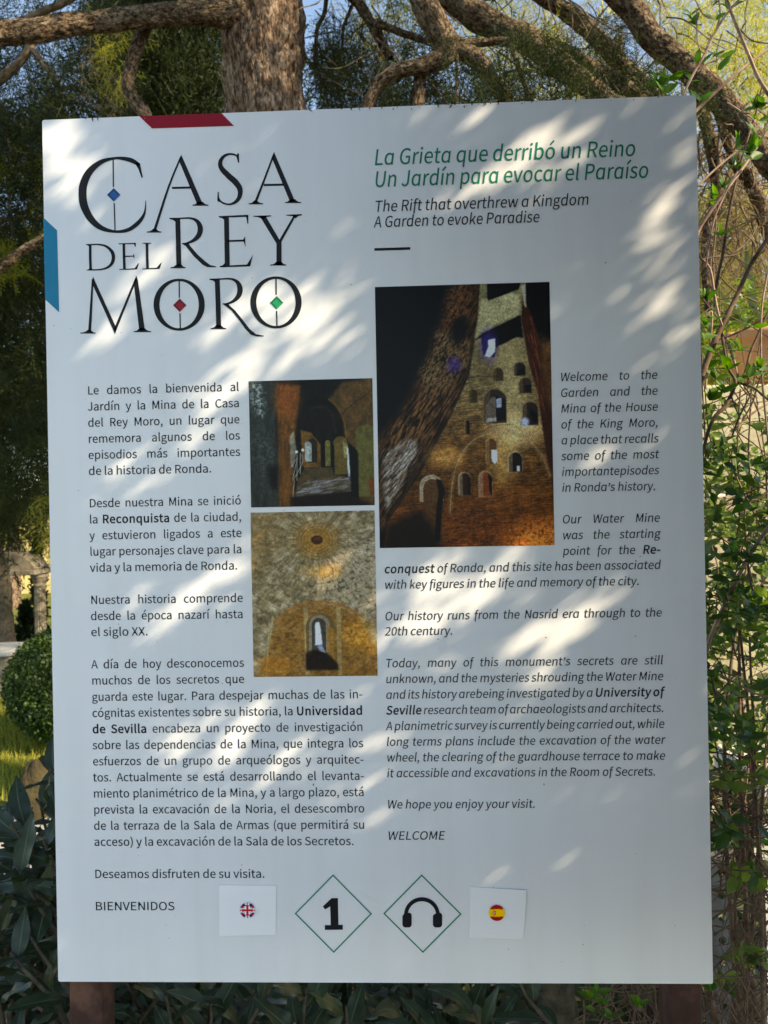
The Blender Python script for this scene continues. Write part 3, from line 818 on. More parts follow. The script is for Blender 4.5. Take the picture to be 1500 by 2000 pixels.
def L_D(mb):
    stroke(mb, [(141, 545, 13), (141, 606, 13), (143, 666, 13)], 2)
    stroke(mb, [(141, 545, 6), (180, 544, 7), (218, 553, 11), (246, 578, 16), (254, 606, 17), (247, 636, 15), (222, 658, 10), (185, 667, 7), (143, 668, 6)])
    poly(mb, [(120, 542), (141, 542), (141, 547), (134, 552), (120, 545)]); bracket(mb, 123, 160, 671, 142, 13, h=6, th=3)
def L_E1(mb):
    stroke(mb, [(305, 541, 13), (306, 600, 13), (308, 664, 13)], 2)
    stroke(mb, [(279, 541, 4), (362, 539, 6)]); poly(mb, [(352, 537), (364, 536), (363, 555), (360, 555)])
    stroke(mb, [(306, 602, 6), (352, 601, 5)]); poly(mb, [(350, 598), (355, 588), (357, 612), (350, 604)])
    stroke(mb, [(283, 666, 4), (340, 664, 5), (366, 662, 6)], 2); poly(mb, [(356, 664), (372, 640), (380, 634), (370, 665)])
def L_L(mb):
    stroke(mb, [(418, 540, 13), (419, 600, 13), (421, 662, 13)], 2)
    bracket(mb, 395, 440, 536, 418, 13, up=-1, h=5, th=3)
    stroke(mb, [(396, 663, 4), (450, 661, 5), (474, 660, 6)], 2); poly(mb, [(462, 662), (482, 638), (491, 630), (480, 663)])
def L_R(mb):
    stroke(mb, [(568, 419, 24), (571, 530, 24), (574, 650, 24)], 2)
    stroke(mb, [(529, 417.5, 6), (575, 417, 7), (630, 416, 9), (663, 431, 18), (678, 463, 26), (671, 498, 24), (645, 524, 16), (612, 538, 8), (590, 540, 5)])
    poly(mb, [(528, 415), (560, 415), (557, 433), (545, 424), (528, 420)])
    poly(mb, [(590, 541), (618, 534), (628, 550), (664, 592), (704, 628), (728, 645), (755, 651), (755, 655), (712, 655), (688, 642), (645, 600), (608, 553)])
    bracket(mb, 533, 607, 660, 574, 24)
def L_E2(mb):
    stroke(mb, [(806, 410, 24), (808, 530, 24), (810, 648, 24)], 2)
    stroke(mb, [(769, 409, 6), (840, 407, 9), (912, 404, 9)], 2); poly(mb, [(895, 402), (913, 399), (912, 443), (908, 443), (903, 412)])
    stroke(mb, [(809, 527, 9), (895, 525, 9)]); poly(mb, [(886, 522), (897, 504), (900, 557), (890, 532)])
    stroke(mb, [(774, 652, 6), (850, 649, 9), (921, 646, 9)], 2); poly(mb, [(902, 648), (925, 612), (936, 592), (922, 650)])
    poly(mb, [(769, 407), (797, 407), (795, 424), (784, 415), (769, 412)]); poly(mb, [(774, 655), (800, 655), (798, 634), (788, 646), (774, 650)])
def L_Y(mb):
    poly(mb, [(968, 405), (996, 404), (1063, 518), (1075, 530), (1075, 645), (1050, 645), (1050, 540)])
    poly(mb, [(1134, 402), (1146, 402), (1074, 532), (1063, 524)])
    poly(mb, [(938, 404), (1024, 402), (1025, 406), (1000, 410), (984, 420), (960, 411), (938, 408)])
    poly(mb, [(1098, 399), (1175, 396), (1175, 401), (1155, 406), (1144, 416), (1128, 406), (1098, 403)])
    bracket(mb, 1020, 1098, 647, 1062, 25)
def L_M(mb):
    stroke(mb, [(153, 712, 8), (146, 840, 12), (138, 968, 14)], 2)
    poly(mb, [(155, 700), (164, 722), (268, 950), (262, 982), (255, 965), (150, 735)])
    poly(mb, [(366, 696), (370, 712), (268, 965), (262, 982), (258, 955)])
    poly(mb, [(366, 696), (374, 720), (408, 962), (380, 964), (354, 730)])
    bracket(mb, 93, 167, 979, 137, 13); bracket(mb, 354, 438, 972, 394, 27)
def ring(cx, cy, rx, ry):
    def f(mb):
        A = [(cx + rx * math.cos(2 * math.pi * i / 64), cy + ry * math.sin(2 * math.pi * i / 64)) for i in range(64)]
        B = [(cx + (rx - 29) * math.cos(2 * math.pi * i / 64) * 1.0, cy + (ry - 12) * math.sin(2 * math.pi * i / 64)) for i in range(64)]
        flat_poly(mb, [[lg(*p) for p in A], [lg(*p) for p in B]])
    return f
def L_R2(mb):
    stroke(mb, [(761, 716, 24), (765, 830, 24), (768, 950, 24)], 2)
    stroke(mb, [(724, 714.5, 6), (770, 713, 7), (825, 712, 9), (858, 727, 18), (872, 758, 26), (866, 793, 24), (842, 819, 15), (810, 833, 8), (786, 834, 5)])
    poly(mb, [(723, 712), (755, 712), (752, 730), (740, 720), (723, 717)])
    poly(mb, [(787, 834), (812, 828), (822, 843), (850, 868), (885, 912), (918, 955), (950, 982), (988, 989), (988, 993), (955, 993), (925, 985), (897, 955), (865, 910), (832, 868), (805, 847)])
    bracket(mb, 729, 804, 957, 768, 24)


for fn in (L_C, L_A1, L_S, L_A2, L_D, L_E1, L_L, L_R, L_E2, L_Y, L_M, ring(575, 838, 125, 127), L_R2, ring(1048, 827, 125, 127)):
    letter(fn)
mb = MB()
for a, b_, c, d in ((253, 130, 254, 264), (258, 342, 262, 476), (575, 722, 576, 804), (579, 880, 581, 958), (1048, 708, 1049, 790), (1051, 868, 1053, 947)):
    stroke(mb, [(a, b_, 6), ((a + c) / 2, (b_ + d) / 2, 6), (c, d, 6)], 2)
mb.build('logo_needle', MT['ink'], board)
for cx, cy, mt in ((256, 302, 'gem_blue'), (578, 841, 'gem_red'), (1051, 829, 'gem_green')):
    g_ = MB(); w = 33
    O = [(cx - w, cy), (cx, cy - w), (cx + w, cy), (cx, cy + w)]
    I = [(cx - w * .6, cy), (cx, cy - w * .6), (cx + w * .6, cy), (cx, cy + w * .6)]
    flat_poly(g_, [[lg(*p) for p in I]], m=0)
    for i in range(4):
        j = (i + 1) % 4
        flat_poly(g_, [[lg(*p) for p in (O[i], O[j], I[j], I[i])]], m=0 if i in (2,) else 1)
    g_.build('logo_gem', [MT[mt], MT[mt + '_d']], board)

# --- symbols at the foot: two diamonds, the figure 1, headphones
def diamond(pts, wd=2.5):
    c = np.mean(pts, 0)
    inn = [(c[0] + (p[0] - c[0]) * (1 - wd * 1.41 / 76), c[1] + (p[1] - c[1]) * (1 - wd * 1.41 / 76)) for p in pts]
    g_ = MB(); flat_poly(g_, [[bu(*p) for p in pts], [bu(*p) for p in inn]]); g_.build('diamond_outline', MT['ink_green'], board)
diamond([(575.5, 1784), (650.5, 1707.5), (726.5, 1784.5), (652, 1861)])
diamond([(748.5, 1784), (823.5, 1707.5), (901.5, 1785), (826, 1861)])
g_ = MB(); ppoly(g_, [(647.5, 1754), (660, 1754), (661, 1806), (669.5, 1806), (669.5, 1815.5), (634.5, 1816), (634.5, 1806.5), (646, 1806.5), (645, 1770), (635, 1776), (630.5, 1770)])
g_.build('figure_one', MT['ink'], board)
g_ = MB()
O = []; I = []
for i in range(25):
    a = math.pi - math.pi * i / 24
    O.append((824 + 35.0 * math.cos(a), 1787 - 35.0 * math.sin(a))); I.append((824 + 27.5 * math.cos(a), 1787 - 27.0 * math.sin(a)))
ppoly(g_, O + I[::-1])
for x0 in (786, 845.5):
    pts = []
    for cx, cy, a0 in ((x0 + 12, 1805, 0), (x0 + 6, 1805, 90), (x0 + 6, 1790, 180), (x0 + 12, 1788, 270)):
        for k in range(5):
            a = R(a0 + k * 22.5); pts.append((cx + 6 * math.cos(a), cy + 6 * math.sin(a)))
    ppoly(g_, pts, y=INK - 0.0002)
g_.build('headphone_symbol', MT['ink'], board)


# --- printed pictures
def lin(c):
    c = np.asarray(c, float) / 255.0
    return np.where(c <= 0.04045, c / 12.92, ((c + 0.055) / 1.055) ** 2.4)


class Paint:
    """A printed photograph put together from colour patches, on a grid in crop pixels."""
    def __init__(s, x0, y0, x1, y1, nx, ny, base):
        s.X, s.Y = np.meshgrid(np.linspace(x0, x1, nx), np.linspace(y0, y1, ny))
        s.c = np.ones((ny, nx, 3)) * np.array(base, float)
        s.px = (x1 - x0) / nx
        s.seed = 0

    def n(s, sx, sy, o=4, ang=0.0, warp=0.0):
        s.seed += 7.7
        ca, sa = math.cos(R(ang)), math.sin(R(ang))
        X, Y = s.X * ca + s.Y * sa, -s.X * sa + s.Y * ca
        if warp:
            w = fbm(np.stack([s.X / 90, s.Y / 90, np.full_like(s.X, s.seed)], -1), 2) - 0.5
            X = X + w * warp; Y = Y + w * warp
        return fbm(np.stack([X / sx, Y / sy, np.full_like(X, s.seed)], -1), o)

    def blur(s, m, r):
        k = max(1, int(r / s.px))
        for _ in range(2):
            for ax in (0, 1):
                a = np.concatenate([np.repeat(np.take(m, [0], ax), k, ax), m, np.repeat(np.take(m, [-1], ax), k, ax)], ax)
                cs = np.cumsum(a, ax)
                z = np.zeros_like(np.take(cs, [0], ax)); cs = np.concatenate([z, cs], ax)
                L = m.shape[ax]
                m = (np.take(cs, range(2 * k, 2 * k + L), ax) - np.take(cs, range(0, L), ax)) / (2 * k)
        return m

    def poly(s, pts, soft=0):
        m = np.zeros(s.X.shape, bool); n_ = len(pts)
        for i in range(n_):
            (x0, y0), (x1, y1) = pts[i], pts[(i + 1) % n_]
            if y0 == y1: continue
            c = ((s.Y >= min(y0, y1)) & (s.Y < max(y0, y1)) & (s.X < (x1 - x0) * (s.Y - y0) / (y1 - y0) + x0))
            m ^= c
        m = m.astype(float)
        return s.blur(m, soft) if soft else m

    def ell(s, cx, cy, rx, ry, soft=0.3):
        d = np.sqrt(((s.X - cx) / rx) ** 2 + ((s.Y - cy) / ry) ** 2)
        return np.clip((1 - d) / soft + 0.5, 0, 1)

    def arch(s, cx, ytop, w, ybot, lean=0.0):
        x = s.X - lean * (s.Y - ybot)
        r_ = w / 2
        m = (np.abs(x - cx) < r_) & (s.Y > ytop + r_) & (s.Y < ybot)
        m |= ((x - cx) ** 2 + (s.Y - ytop - r_) ** 2 < r_ * r_)
        return m.astype(float)

    def mix(s, m, col, a=1.0):
        m = np.clip(m * a, 0, 1)[..., None]
        s.c = s.c * (1 - m) + np.array(col, float) * m

    def mul(s, f): s.c = s.c * f[..., None]

    def line(s, pts, w):
        c = catmull([(p[0], p[1], 0) for p in pts], 8)
        m = np.zeros(s.X.shape)
        for i in range(len(c) - 1):
            a, b_ = c[i, :2], c[i + 1, :2]
            d = b_ - a; L2 = d @ d + 1e-9
            t_ = np.clip(((s.X - a[0]) * d[0] + (s.Y - a[1]) * d[1]) / L2, 0, 1)
            q = np.hypot(s.X - a[0] - t_ * d[0], s.Y - a[1] - t_ * d[1])
            m = np.maximum(m, np.clip(1.5 - q / (w / 2), 0, 1))
        return np.clip(m, 0, 1)

    def build(s, quad, gain=1.4):
        """Lay the grid over a quad of photo pixels TL, TR, BR, BL on the board's face."""
        q = [bu(*p) for p in quad]
        x0 = (q[0][0] + q[3][0]) / 2; x1 = (q[1][0] + q[2][0]) / 2
        z1 = (q[0][1] + q[1][1]) / 2; z0 = (q[2][1] + q[3][1]) / 2
        ny, nx = s.X.shape
        gx, gz = np.meshgrid(np.linspace(x0, x1, nx), np.linspace(z1, z0, ny))
        v = np.stack([gx, np.full_like(gx, INK), gz], -1).reshape(-1, 3)
        i, j = np.meshgrid(np.arange(ny - 1), np.arange(nx - 1), indexing='ij')
        f = np.stack([(i + 1) * nx + j, (i + 1) * nx + j + 1, i * nx + j + 1, i * nx + j], -1).reshape(-1, 4)
        col = np.clip(lin(np.clip(s.c, 0, 255)) * gain, 0, 0.85).reshape(-1, 3)
        return mesh('printed_picture', v, f, MT['picture'], board, col=col)


# tall picture: rock shaft with a lit wall of arched openings
p = Paint(45, 90, 1282, 1922, 300, 444, (5, 5, 8))
grain = p.n(14, 14, 4); coarse = p.n(70, 70, 4); streak = p.n(9, 60, 4, ang=32, warp=18)
rock = p.poly([(600, 60), (790, 60), (790, 300), (745, 470), (700, 720), (560, 1010), (330, 1400), (90, 1780), (30, 1800), (30, 1150), (200, 1000), (300, 800), (430, 560), (520, 320)], 30)
tex = np.clip((streak - 0.35) * 2.6, 0, 1.4)
p.mix(rock, (72, 46, 26)); p.c = p.c * (1 - rock[..., None]) + p.c * rock[..., None] * (0.25 + 1.0 * tex[..., None])
leafy = p.poly([(560, 100), (740, 100), (700, 300), (520, 430), (520, 250)], 25)
p.mix(leafy * np.clip((grain - .42) * 5, 0, 1), (112, 70, 46), 0.7)
pale = p.poly([(470, 380), (600, 440), (720, 480), (700, 640), (560, 800), (420, 900), (330, 700), (430, 560)], 30)
p.mix(pale * np.clip((p.n(11, 20, 4, ang=30) - 0.38) * 4, 0, 1), (142, 118, 80), 0.65)
p.mix(p.poly([(590, 330), (690, 300), (690, 430), (620, 520), (580, 460)], 20), (8, 6, 8), 0.9)
p.mix(p.poly([(300, 900), (500, 760), (620, 840), (540, 1000), (330, 1180), (110, 1230), (120, 1080)], 40) * np.clip((streak - 0.45) * 5, 0, 1), (128, 88, 50), 0.7)
p.mix(p.poly([(80, 1240), (300, 1150), (325, 1200), (310, 1290), (200, 1480), (90, 1660), (70, 1400)], 18) * np.clip((p.n(10, 50, 3, ang=40) - 0.3) * 3, 0, 1), (178, 170, 160), 0.85)
wall = p.poly([(790, 60), (1100, 60), (1080, 350), (1130, 620), (1200, 900), (1290, 1400), (1290, 1960), (60, 1960), (100, 1740), (340, 1400), (560, 1010), (700, 720), (745, 470), (770, 300)], 6)
hgt = np.clip((p.Y - 90) / 1800, 0, 1)
wc = np.zeros_like(p.c)
for k_, c_ in ((0.0, (140, 134, 92)), (0.2, (132, 120, 80)), (0.42, (138, 122, 84)), (0.6, (126, 84, 40)), (0.8, (98, 54, 18)), (1.0, (120, 58, 18))):
    pass
ks = [0, .2, .42, .6, .8, 1.0]; cs = np.array([(140, 134, 92), (132, 118, 78), (134, 112, 72), (124, 84, 42), (92, 52, 18), (120, 60, 20)], float)
for ch in range(3): wc[..., ch] = np.interp(hgt, ks, cs[:, ch])
bricks = p.n(40, 7, 3, ang=-6)
course = np.clip(1 - np.abs(((p.Y + 14 * (p.n(90, 90, 2) - .5)) % 17) - 8.5) / 3.0, 0, 1) * (p.n(30, 12, 2) > 0.42)
wc *= (1 - 0.35 * course * (p.Y > 950))[..., None]
wc *= (0.45 + 0.75 * coarse + 0.35 * (bricks - 0.5) * 3 * (hgt > 0.35))[..., None] * (0.75 + 0.5 * grain)[..., None]
p.c = p.c * (1 - wall[..., None]) + wc * wall[..., None]
p.mix(p.poly([(795, 200), (960, 165), (1060, 160), (1070, 305), (880, 380), (740, 470), (770, 330)], 10) * (0.5 + coarse), (176, 168, 128), 0.75)
p.mix(p.ell(1000, 860, 110, 420, 0.9), (190, 172, 122), 0.5)
p.mix(p.ell(1040, 1100, 190, 110, 1.0), (240, 200, 140), 0.75)
p.mix(p.ell(520, 1290, 120, 70, 1.0) * coarse * 1.6, (228, 160, 80), 0.8)
p.mix(p.ell(940, 1330, 90, 160, 1.0) * coarse * 1.6, (240, 190, 110), 0.6)
p.mix(p.ell(980, 1560, 260, 90, 1.0) * bricks * 1.5, (160, 90, 34), 0.5)
p.mix(p.ell(1180, 1880, 230, 130, 1.0) * np.clip((grain - 0.25) * 3, 0, 1), (240, 132, 48), 0.95)
p.mix(p.ell(800, 1760, 420, 130, 1.0) * np.clip((grain - 0.45) * 4, 0, 1), (120, 56, 22), 0.7)
p.mix(p.poly([(1090, 160), (1160, 350), (1215, 520), (1300, 480), (1300, 1640), (1255, 1420), (1215, 1150), (1180, 850), (1120, 640), (1075, 330)], 8), (48, 22, 14))
p.mix(p.poly([(1100, 300), (1150, 330), (1215, 700), (1230, 1000), (1180, 900), (1120, 560)], 10) * np.clip((p.n(9, 120, 3, ang=-12) - 0.4) * 4, 0, 1), (110, 56, 36), 0.85)
p.mix(p.poly([(1190, 430), (1290, 500), (1290, 1000), (1240, 900)], 20) * coarse * 1.3, (120, 84, 40), 0.8)
for q_ in ([(835, 60), (1085, 60), (1060, 130), (960, 165), (840, 205)], [(742, 478), (800, 430), (880, 395), (980, 350), (1070, 308), (1085, 470), (1040, 462), (960, 500), (895, 530), (880, 600), (800, 580), (790, 460)],
           [(1118, 60), (1300, 60), (1300, 480), (1215, 400), (1150, 300), (1120, 200)]):
    p.mix(p.poly(q_, 5), (6, 5, 10))
p.mix(p.poly([(1080, 110), (1112, 80), (1112, 270), (1095, 240)], 4), (180, 176, 160), 0.8)
p.mix(p.ell(846, 520, 60, 110, 0.9), (60, 44, 150), 0.55); p.mix(p.poly([(835, 480), (885, 470), (888, 560), (850, 598), (812, 590), (840, 520)], 6), (225, 235, 255), 0.95)
p.mix(p.ell(598, 650, 52, 55, 0.9), (58, 40, 128), 0.6)
for cx, yt, w_, yb, c_, rim, ln in ((905, 675, 68, 768, (52, 40, 26), (110, 94, 62), 0), (1058, 640, 80, 735, (30, 22, 20), (120, 104, 76), 0), (1096, 748, 88, 858, (44, 32, 24), (126, 108, 74), 0),
                              (728, 822, 52, 915, (44, 34, 20), (100, 82, 48), 0), (682, 1036, 32, 1136, (8, 6, 6), (120, 90, 50), 0), (880, 825, 158, 1058, (42, 30, 24), (120, 98, 70), 0),
                              (1126, 918, 108, 1082, (30, 22, 20), (140, 116, 80), 0), (848, 1168, 70, 1345, (84, 52, 24), (190, 150, 96), 0), (1015, 1268, 92, 1402, (16, 11, 9), (190, 160, 120), 0),
                              (654, 1404, 76, 1560, (34, 16, 8), (200, 176, 140), 0), (803, 1400, 88, 1574, (112, 48, 20), (200, 176, 140), 0)):
    p.mix(p.blur(p.arch(cx - 4, yt - 10, w_ + 12, yb, ln), 5), rim, 0.6); ar = p.arch(cx, yt, w_, yb, ln); p.mix(p.blur(ar, 4), c_, 0.97)
    p.mix(p.blur(ar * (p.X < cx - w_ * 0.22), 5), np.array(rim) * 0.75, 0.55)
p.mix(p.poly([(820, 940), (860, 880), (885, 880), (885, 1050), (810, 1055)]), (106, 92, 82), 0.8); p.mix(p.poly([(888, 870), (958, 900), (958, 1042), (888, 1050)]), (12, 12, 18))
p.mix(p.poly([(888, 890), (926, 884), (926, 950), (888, 954)], 3), (150, 160, 180)); p.mix(p.poly([(820, 1025), (885, 1020), (885, 1050), (812, 1055)], 2), (176, 170, 170), 0.7)
p.mix(p.poly([(1060, 690), (1095, 680), (1095, 725), (1030, 730), (1040, 700)], 3), (14, 12, 14)); p.mix(p.poly([(1090, 800), (1135, 800), (1130, 850), (1095, 850)], 3), (12, 10, 12))
p.mix(p.ell(1090, 1060, 28, 28, 0.9), (170, 180, 230)); p.mix(p.poly([(1130, 970), (1175, 1000), (1175, 1060), (1150, 1065), (1120, 1000)], 3), (8, 8, 10))
p.mix(p.poly([(846, 1245), (886, 1245), (888, 1325), (868, 1345), (848, 1325)], 3), (236, 236, 244)); p.mix(p.poly([(1025, 1362), (1045, 1362), (1042, 1398), (1022, 1398)], 2), (220, 226, 236))
p.mix(p.poly([(675, 1420), (692, 1440), (692, 1556), (675, 1556)], 3), (8, 5, 4)); p.mix(p.poly([(820, 1410), (848, 1440), (846, 1570), (828, 1540)], 3), (10, 6, 5))
p.mix(p.arch(420, 1415, 170, 1600), (168, 150, 128), 0.8); p.mix(p.arch(428, 1445, 130, 1900), (74, 46, 22), 0.95)
p.mix(p.poly([(450, 1440), (490, 1450), (512, 1520), (490, 1640), (470, 1880), (430, 1880), (450, 1640), (468, 1540)], 5), (6, 5, 8), 0.97)
p.mix(p.poly([(95, 1760), (330, 1650), (440, 1800), (480, 1930), (60, 1930)], 30), (8, 6, 8), 0.9)
for w_, c_, a_ in ((34, (140, 112, 74), 0.35), (6, (176, 148, 104), 0.55)):
    p.mix(p.line([(548, 1690), (570, 1480), (620, 1310), (720, 1185), (870, 1125), (1000, 1130), (1110, 1180), (1200, 1290), (1262, 1440)], w_), c_, a_)
p.mix(p.line([(560, 1370), (620, 1250), (720, 1150), (870, 1085), (1010, 1075)], 5), (90, 66, 40), 0.6)
for i in range(70):
    a = i / 70 * 2.3 + 0.35
    cx, cy, r1_, r2_ = 930, 1480, 372, 408
    p.mix(p.line([(cx - r1_ * math.cos(a), cy - r1_ * math.sin(a)), (cx - r2_ * math.cos(a), cy - r2_ * math.sin(a))], 3), (70, 48, 26), 0.5)
p.mul((0.70 + 0.62 * p.n(8, 8, 2)) * (0.80 + 0.42 * p.n(26, 18, 3)))
PIC1 = p.build([(733, 561), (1075, 550.5), (1081, 1064.5), (741, 1070.5)])

# square picture: dark vaulted passage with arches on the right
p = Paint(48, 70, 840, 866, 220, 222, (17, 15, 13))
g1 = p.n(12, 12, 4); g2 = p.n(60, 60, 3); st = p.n(14, 90, 4, ang=6)
p.mix(p.poly([(40, 60), (240, 60), (215, 300), (225, 870), (40, 870)], 10), (38, 42, 38)); p.mul(0.7 + 0.6 * st)
p.mix(p.poly([(50, 70), (120, 80), (150, 240), (110, 330), (60, 200)], 25) * np.clip((g1 - 0.35) * 3, 0, 1), (170, 184, 180), 0.9)
p.mix(p.poly([(60, 350), (180, 380), (210, 560), (150, 700), (70, 600)], 30) * np.clip((g1 - 0.4) * 3, 0, 1), (74, 84, 80), 0.7)
p.mix(p.poly([(150, 600), (225, 600), (222, 760), (170, 740)], 15), (8, 8, 8), 0.8)
p.mix(p.poly([(222, 90), (375, 100), (350, 330), (318, 520), (330, 865), (222, 865)], 8) * (0.45 + 0.8 * st), (104, 64, 26), 0.95)
p.mix(p.ell(288, 190, 80, 110, 1.0) * (0.6 + 0.7 * g1), (150, 76, 30), 0.6)
p.mix(p.poly([(560, 190), (640, 90), (840, 60), (840, 870), (735, 820), (700, 500), (650, 430), (600, 280)], 12) * (0.4 + g2), (92, 66, 34), 0.95)
p.mix(p.line([(420, 220), (520, 205), (590, 250), (630, 330), (640, 440)], 34), (10, 9, 8), 0.85); p.mix(p.line([(560, 195), (615, 250), (655, 340), (668, 440)], 8), (120, 86, 44), 0.6); p.mix(p.line([(440, 250), (530, 245), (580, 300), (600, 400)], 14), (34, 28, 20), 0.8)
p.mix(p.poly([(372, 380), (440, 400), (500, 480), (498, 620), (385, 620)], 6) * (0.5 + g2), (118, 82, 34), 0.8); p.mix(p.poly([(500, 440), (535, 440), (535, 620), (505, 620)], 3), (10, 8, 8))
for cx, yt, w_, yb, c_ in ((450, 440, 60, 590, (30, 24, 18)), (421, 458, 44, 582, (140, 150, 146)), (548, 452, 32, 616, (98, 92, 46)), (628, 430, 92, 668, (92, 76, 36)), (790, 358, 130, 810, (84, 80, 40))):
    p.mix(p.arch(cx, yt, w_, yb) * (0.75 + 0.5 * g1 if w_ > 60 else 1), c_, 0.95)
p.mix(p.poly([(664, 480), (676, 510), (684, 680), (672, 684)], 3), (200, 216, 220), 0.9); p.mix(p.poly([(640, 460), (664, 470), (664, 560), (648, 560)], 4), (170, 168, 110), 0.6)
p.mix(p.poly([(684, 470), (735, 520), (738, 820), (690, 800)], 4), (7, 6, 7)); p.mix(p.poly([(568, 480), (584, 480), (584, 670), (568, 655)], 3), (10, 9, 8))
fl_ = p.poly([(395, 620), (570, 620), (580, 665), (684, 684), (686, 772), (330, 806), (345, 700)], 6)
p.mix(fl_, (64, 52, 32)); p.mix(p.poly([(420, 700), (684, 680), (686, 775), (330, 800), (350, 740)], 10) * np.clip((p.n(60, 9, 3, ang=-12) - 0.35) * 3, 0, 1), (128, 128, 136), 0.85)
p.mix(p.poly([(300, 800), (690, 775), (740, 870), (300, 870)], 12), (18, 14, 10), 0.9)
p.mix(p.poly([(300, 420), (330, 380), (345, 520), (320, 620), (304, 600)], 5), (140, 136, 120), 0.7)
for a in ([(308, 620), (350, 560)], [(320, 690), (352, 560)], [(322, 700), (380, 600), (382, 540)], [(318, 800), (330, 700)], [(350, 540), (346, 700)], [(372, 530), (368, 660)]):
    p.mix(p.line(a, 5), (150, 142, 128), 0.8)
for a in ((347, 522), (387, 511)): p.mix(p.ell(a[0], a[1], 9, 9, 0.6), (255, 238, 200))
p.mix(p.poly([(800, 700), (840, 690), (840, 800), (815, 795)], 8), (120, 40, 16), 0.7); p.mix(p.line([(600, 330), (700, 240), (820, 160)], 4), (24, 18, 12), 0.8)
p.mul((0.72 + 0.6 * p.n(7, 7, 2)) * (0.75 + 0.55 * p.n(20, 24, 3)))
p.build([(485.5, 744), (727.5, 739.5), (731.5, 986.7), (490.8, 991)])

# lower picture: brick dome with a round eye and a lancet window
p = Paint(68, 900, 860, 1940, 220, 288, (120, 104, 74))
dx, dy = p.X - 490, (p.Y - 1080) * 1.18
rad = np.hypot(dx, dy); ang = np.arctan2(dy, dx)
wrp = p.n(60, 60, 3) * 30
q3 = np.stack([ang * 30, (rad + wrp * .5) / 22.0, np.zeros_like(rad)], -1); br = fbm(q3, 2)
q4 = np.stack([ang * 9, (rad + wrp) / 60.0, np.ones_like(rad)], -1); br2 = fbm(q4, 3)
p.mul(0.42 + 0.65 * br + 0.5 * br2)
p.mix(np.clip((br2 - 0.5) * 4, 0, 1), (176, 166, 144), 0.55)
p.mix(p.poly([(480, 1250), (700, 1100), (870, 1000), (870, 1560), (700, 1500), (430, 1400)], 70) * (br > 0.35), (168, 158, 138), 0.5)
for k_ in range(64):
    a_ = 2 * math.pi * k_ / 64 + .03 * math.sin(k_ * 5); p.mix(p.line([(490 + 70 * math.cos(a_), 1080 + 60 * math.sin(a_)), (490 + 420 * math.cos(a_ + .05), 1080 + 356 * math.sin(a_ + .05))], 2.6) * (br2 > .42), (84, 68, 42), 0.35)
p.mix(np.clip(1 - np.abs((rad + wrp) % 62 - 31) / 5, 0, 1) * (p.Y < 1560), (62, 46, 26), 0.35)
p.mix(p.poly([(60, 900), (300, 900), (240, 1150), (60, 1350)], 60), (112, 88, 48), 0.5); p.mix(p.ell(490, 1080, 130, 100, 0.9), (140, 96, 34), 0.75)
for r_ in (60, 80, 100, 122, 150): p.mix(np.clip(1 - np.abs(rad - r_) / 4, 0, 1) * (br > 0.45), (60, 42, 20), 0.6)
p.mix(p.ell(490, 1080, 38, 28, 0.25), (52, 28, 16)); p.mix(p.ell(490, 1074, 24, 12, 0.5), (84, 50, 36), 0.6)
p.mix(p.ell(520, 1280, 120, 45, 1.0) * br * 1.6, (220, 150, 60), 0.6)
low = p.poly([(68, 1960), (150, 1800), (200, 1600), (330, 1510), (490, 1472), (640, 1500), (760, 1580), (860, 1800), (860, 1960)], 12)
p.mix(low * (0.55 + 0.7 * p.n(18, 12, 4)), (128, 84, 30), 0.85)
p.mix(low * np.clip((p.n(26, 14, 4) - 0.52) * 6, 0, 1), (70, 44, 18), 0.5)
p.mix(p.line([(210, 1590), (330, 1505), (490, 1470), (640, 1495), (770, 1570)], 16), (146, 88, 30), 0.8)
for a in ([(175, 1600), (150, 1940)], [(200, 1560), (178, 1700)]): p.mix(p.line(a, 8), (164, 144, 100), 0.6)
for x0, x1 in ((392, 420), (600, 628)): p.mix(p.poly([(x0, 1500), (x1, 1500), (x1 + 4, 1930), (x0 + 4, 1930)], 6), (160, 142, 98), 0.6)
p.mix(p.ell(750, 1690, 100, 90, 1.0) * np.clip((p.n(14, 14, 3) - 0.2) * 2, 0, 1), (226, 150, 48), 0.75)
p.mix(p.ell(200, 1870, 120, 60, 1.0), (176, 110, 36), 0.5)
p.mix(p.arch(502, 1540, 186, 1890), (96, 76, 44)); p.mix(p.arch(495, 1552, 132, 1880), (120, 108, 88)); p.mix(p.arch(492, 1572, 92, 1880), (60, 54, 46)); p.mix(p.poly([(545, 1620), (585, 1640), (590, 1850), (540, 1780)], 8) * (0.6 + br), (142, 98, 38), 0.8)
p.mix(p.poly([(400, 1790), (440, 1770), (470, 1770), (540, 1790), (600, 1850), (612, 1900), (400, 1900)], 8), (26, 18, 14), 0.97)
p.mix(p.poly([(466, 1600), (490, 1592), (500, 1640), (508, 1740), (462, 1740)], 5), (216, 220, 236)); p.mix(p.poly([(470, 1740), (505, 1735), (530, 1790), (490, 1775)], 5), (140, 146, 170), 0.8)
p.mul((0.72 + 0.6 * p.n(7, 7, 2)) * (0.82 + 0.4 * p.n(24, 18, 3)))
p.build([(490.5, 1001), (732, 997), (737, 1319), (494.5, 1322.7)], gain=1.45)


